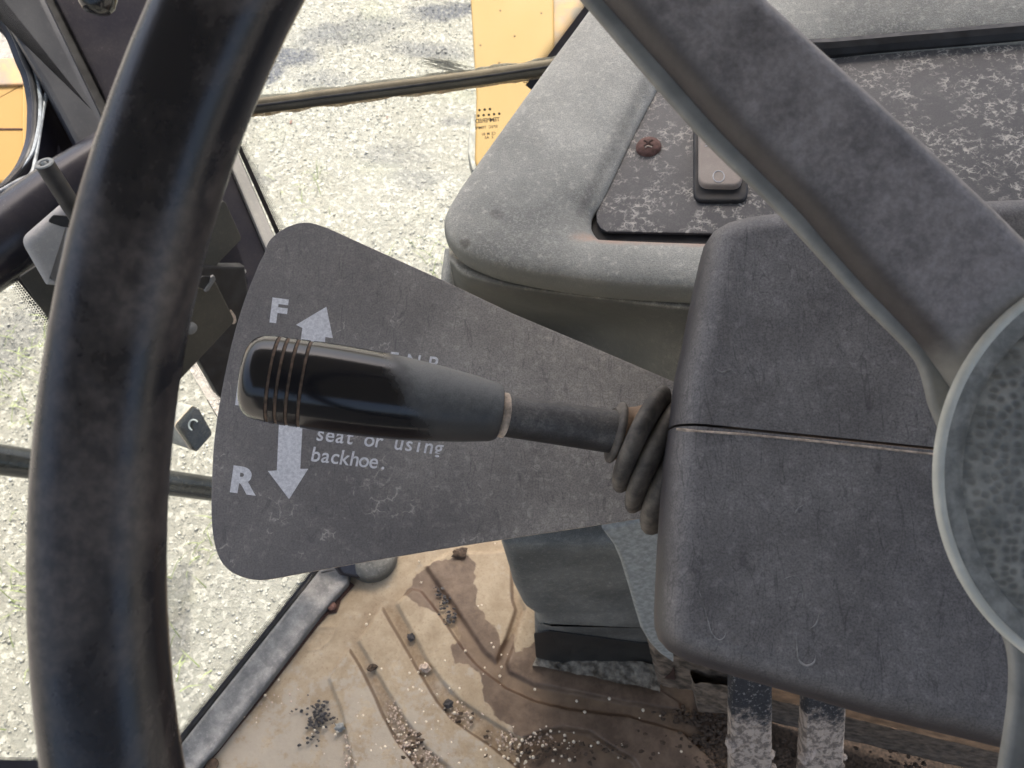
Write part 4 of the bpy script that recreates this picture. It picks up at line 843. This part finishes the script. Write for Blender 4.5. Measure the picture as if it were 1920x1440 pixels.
bootm = NT('bellows_rubber'); g_ = bootm; f = g_.ramp(g_.noise(110, 5, .65), .3, .75); c = g_.mix(f, (.052, .047, .042), (.19, .165, .135)); g_.bump(g_.noise(900, 3), .25, .0003); M['boot'] = g_.fin(c, .7)
obj('bellows', rings(seq, 64), M['boot'], t, angle=60)
obj('bellows_neck', rings([(W(1163, 811, .310), blend(nl, nb, .5), 50.5*.305/FP), (W(1175, 813, .312), blend(nl, nb, .6), 55*.306/FP), (W(1187, 817, .314), blend(nl, nb, .9), 68*.306/FP)], 48, cap=False), plain('neck_dirt', (.26, .18, .12), .9, nz=.2, nscale=200), t)

# ================================================================== COLUMN SHROUD
CP = PL((1250, 850, .300), (1700, 850, .290), (1300, 1200, .286))
t = empty('column_shroud', CP.at(1500, 1330, -.03), 'dark grey scuffed plastic steering column shroud split by a horizontal seam', 'column shroud')
so_ = [(1489, 418), (1447, 420), (1399, 425), (1355, 436), (1330, 450), (1317, 470), (1310, 497), (1290, 587), (1277, 657), (1265, 707), (1253, 797), (1243, 870), (1236, 960), (1232, 1020), (1229, 1079), (1226, 1148), (1227, 1176), (1234, 1198), (1252, 1218), (1284, 1236), (1371, 1264), (1458, 1289), (1597, 1330), (1700, 1356), (1810, 1382), (2000, 1430), (2350, 1500), (2350, 380), (1950, 394), (1848, 397), (1650, 408)]
vf = pillow(so_, CP, [(.022, -.05), (.008, -.02), (.001, -.004), (0, 0), (0, .004), (.0005, .009), (.0015, .0135), (.0031, .0172), (.0052, .0199), (.0074, .0216), (.0094, .0225), (.0108, .0229), (.0118, .023)])
def cut(vf, name, sgn, gap):
    me = bpy.data.meshes.new('x'); me.from_pydata([tuple(v) for v in vf[0]], [], vf[1]); bm = bmesh.new(); bm.from_mesh(me)
    a, b = CP.at(1253, 806), CP.at(1740, 856); p2 = CP.at(1253, 806, .05)
    nrm = (b-a).cross(CP.n).normalized()
    if nrm.dot(AU) < 0: nrm = -nrm
    r = bmesh.ops.bisect_plane(bm, geom=bm.verts[:]+bm.edges[:]+bm.faces[:], plane_co=a+nrm*gap*sgn, plane_no=nrm*sgn, clear_inner=True)
    ed = [e for e in r['geom_cut'] if isinstance(e, bmesh.types.BMEdge)]
    bmesh.ops.triangulate(bm, faces=[f for f in bm.faces if len(f.verts) > 4])
    V = [v.co.copy() for v in bm.verts]; bm.verts.index_update(); F = [[v.index for v in f.verts] for f in bm.faces]
    # inward flange at the cut so that the seam has depth
    for e in [e for e in bm.edges if e.is_boundary and all(abs((v.co-(a+nrm*gap*sgn)).dot(nrm)) < 1e-5 for v in e.verts)]:
        i, j = e.verts[0].index, e.verts[1].index; k = len(V); V += [V[i]-CP.n*.006, V[j]-CP.n*.006]; F.append([i, j, k+1, k])
    bm.free(); return obj(name, (V, F), M['shroud'], t, angle=50)
cut(vf, 'upper_shell', 1, .0)
cut(vf, 'lower_shell', -1, .0010)
FPp = CP.off(.0222)
obj('seam_filler', slab([(1300, 806), (1740, 850), (2200, 895), (2200, 912), (1740, 868), (1300, 822)], FPp.off(-.0010), .003, .0002), M['rubber'], t)
sd_ = catmull([(1268, 804), (1300, 807), (1400, 814.5), (1500, 824), (1600, 834.5), (1740, 850), (1900, 866)], 8)
obj('seam_dust', tube([CP.at(p[0], p[1]+.6, .0229+.0002*noise.noise(Vector((i*.5, 0, 0)))) for i, p in enumerate(sd_)], [.0004+.0003*abs(noise.noise(Vector((i*.9, 3, 0)))) for i in range(len(sd_))], 8), M['edge_dust'], t)
def drip(pts, r, m='white_print'):
    q = catmull(pts, 5); obj('drip_mark', tube([CP.at(p[0], p[1], .02305) for p in q], [r*(.3+.7*math.sin(math.pi*(i+.5)/len(q))) for i in range(len(q))], 6), M['dripm'], t)
M['dripm'] = plain('drip_dust', (.20, .195, .19), .9, nz=.4, nscale=300)
for pts, r in (([(1300, 1075), (1318, 1130), (1328, 1165), (1334, 1185), (1346, 1199), (1357, 1196), (1362, 1182)], .00022), ([(1493, 1185), (1496, 1230), (1505, 1245), (1515, 1248), (1526, 1242), (1530, 1228)], .0004), ([(1518, 1180), (1530, 1170), (1536, 1150)], .0003), ([(1470, 1085), (1490, 1080), (1503, 1095), (1506, 1130)], .0002), ([(1490, 968), (1495, 955), (1506, 947)], .0003), ([(1341, 690), (1352, 698), (1368, 693), (1380, 700)], .0003)): drip(pts, r)

# ================================================================== STEERING WHEEL
wd_ = .150
RC = W(186+2430, 1060, wd_); RR = 2430*wd_/FP; WN = -AF
t = empty('steering_wheel', RC, 'large worn black steering wheel close to the camera with grey dusty hub', 'steering wheel')
nseg, ns = 180, 40; V, F = [], []
for i in range(nseg):
    a = 2*math.pi*i/nseg; e = AX*math.cos(a)+AU*math.sin(a)
    for k in range(ns):
        b = 2*math.pi*k/ns; x = math.cos(b); z = math.sin(b)
        rr = .0110
        sx_ = math.copysign(abs(x)**.86, x); sz_ = math.copysign(abs(z)**.80, z)
        V.append(RC+e*(RR+sx_*rr)+WN*((sz_*.92 + .10*x)*rr))
F = [[i*ns+k, i*ns+(k+1) % ns, ((i+1) % nseg)*ns+(k+1) % ns, ((i+1) % nseg)*ns+k] for i in range(nseg) for k in range(ns)]
obj('rim', (V, F), M['wheel'], t)
HD = .190; HC = W(2133, 887, HD)
def wprof(t_, w0, w1, flare, t0):
    k = max(0, 1-t_/t0); return w0*(1-t_)+w1*t_+flare*k**2.2
def spoke(path, wl, wr, name, mat, th, lift, n=40, bev=.003, z0=0.0):
    """path function u->point; wl, wr half widths"""
    V, F = [], []; m = None
    for i in range(n+1):
        u = i/n; p = path(u); d = (path(min(1, u+.01))-path(max(0, u-.01))).normalized(); s = d.cross(WN).normalized()
        if s.dot(-AX-AU*.2) < 0 and False: s = -s
        up = s.cross(d).normalized()
        if up.dot(WN) < 0: up = -up
        L_, R_ = wl(u), wr(u); sec = []
        for sx, wdt in ((1, L_), (-1, R_)):
            pts = [(sx*(wdt), -th), (sx*wdt, -bev*1.2)]+[(sx*(wdt-bev+bev*math.cos(q)), -bev+bev*math.sin(q)) for q in np.linspace(0, math.pi/2, 6)]+[(sx*(wdt-bev-.002), .0002)]
            sec += pts if sx == 1 else pts[::-1]
        m = len(sec)
        V += [p+s*a+up*(b+lift) for a, b in sec]
    for i in range(n): F += [[i*m+k, i*m+(k+1) % m, (i+1)*m+(k+1) % m, (i+1)*m+k] for k in range(m)]
    F += [list(range(m)), list(range(n*m, (n+1)*m))]
    return obj(name, (V, F), mat, t, angle=55)
def mkpath(p0, p1, p2):
    return lambda u: p0*(1-u)**2+p1*2*u*(1-u)+p2*u*u
pxm = HD/FP
SPK = PL((2150, 905, .190), (1750, 800, .190), (1000, -100, .181))
fo = [(700, -420), (1095, 0), (1215, 140), (1330, 268), (1452, 386), (1561, 504), (1621, 571), (1682, 631), (1716, 668), (1734, 700), (1749, 760), (1790, 860), (2000, 900), (2100, 600), (1960, 480), (1847, 400), (1640, 200), (1410, 0), (1000, -470)]
obj('spoke_flange', slab(catmull(fo[1:11], 5)+[np.array(p) for p in fo[11:]]+[np.array(fo[0])], SPK.off(-.008), .004, .0012), M['flange'], t, angle=50)
to = [(735, -435), (1130, 0), (1250, 135), (1360, 258), (1490, 388), (1561, 470), (1621, 537), (1682, 600), (1728, 652), (1790, 740), (1900, 800), (2100, 700), (2010, 545), (1930, 466), (1860, 396), (1790, 330), (1715, 260), (1640, 191), (1565, 123), (1500, 64), (1436, 5), (990, -480)]
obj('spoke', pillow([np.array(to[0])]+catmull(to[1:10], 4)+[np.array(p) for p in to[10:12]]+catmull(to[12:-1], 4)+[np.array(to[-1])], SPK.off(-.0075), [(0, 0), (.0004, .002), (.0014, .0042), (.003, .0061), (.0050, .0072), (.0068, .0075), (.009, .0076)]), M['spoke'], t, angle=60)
obj('spoke', bar(W(860, -290, .183), W(700, -470, .160), .034, .008, WN, .003), M['spoke'], t)
f2 = [(1775, 900), (1775, 975), (1795, 1052), (1840, 1123), (1882, 1180), (1901, 1230), (1903, 1300), (1895, 1369), (1884, 1440), (1868, 1560), (1840, 1800)]
SP2 = PL((2150, 905, .190), (1750, 800, .190), (2000, 1900, .182))
obj('spoke_flange', slab(catmull(f2, 5)+[np.array(p) for p in ((1780, 2600), (2150, 2600), (2200, 1500), (2300, 1200), (2150, 905))], SP2.off(-.008), .004, .0012), M['flange'], t, angle=50)
t2 = [(1935, 1215), (1945, 1260), (1938, 1330), (1925, 1440), (1905, 1600), (1880, 1800)]
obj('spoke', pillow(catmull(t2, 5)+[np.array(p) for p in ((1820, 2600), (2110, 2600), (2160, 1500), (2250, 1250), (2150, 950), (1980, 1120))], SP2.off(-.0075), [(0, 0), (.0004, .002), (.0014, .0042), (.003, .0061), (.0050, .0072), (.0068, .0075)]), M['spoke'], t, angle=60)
for ang, lab in ((13, 'c'),):
    a = R(ang); dv = AX*math.cos(a)+AU*math.sin(a)
    if ang == 253: q0, q1, q2 = W(2110, 1000, .190), W(2030, 1500, .188), W(1990, 2900, .165)
    else: q0, q1, q2 = HC+dv*.02, HC+dv*.08, HC+dv*.24+WN*.03
    pb = mkpath(q0, q1, q2)
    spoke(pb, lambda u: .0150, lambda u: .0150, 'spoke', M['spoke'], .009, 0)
    spoke(pb, lambda u: .0178+.02*max(0, 1-u/.2)**2, lambda u: .0178+.02*max(0, 1-u/.2)**2, 'spoke_flange', M['hub_rim'], .003, -.0075, bev=.0012)
r_ = lambda px: px*pxm
obj('hub', lathe(HC-WN*.0165, WN, [(0, r_(240)), (.008, r_(300)), (.016, r_(362)), (.0195, r_(390)), (.0205, r_(402)), (.0215, r_(402)), (.0223, r_(399)), (.0225, r_(394)), (.0222, r_(388)), (.0216, r_(384))], 128, cap=False), M['hub_rim'], t, angle=50)
obj('hub_ring', lathe(HC-WN*.0165, WN, [(.0216, r_(385)), (.0208, r_(378)), (.0208, r_(368)), (.0218, r_(352)), (.0219, r_(300))], 128), M['hub_ring'], t, angle=50)
obj('hub_pad', lathe(HC+WN*.004, WN, [(0, r_(354)), (.0012, r_(352)), (.0026, r_(344)), (.0040, r_(325)), (.0056, r_(280)), (.0068, r_(200)), (.0074, r_(100)), (.0076, r_(3))], 128), M['hub_pad'], t, angle=60)
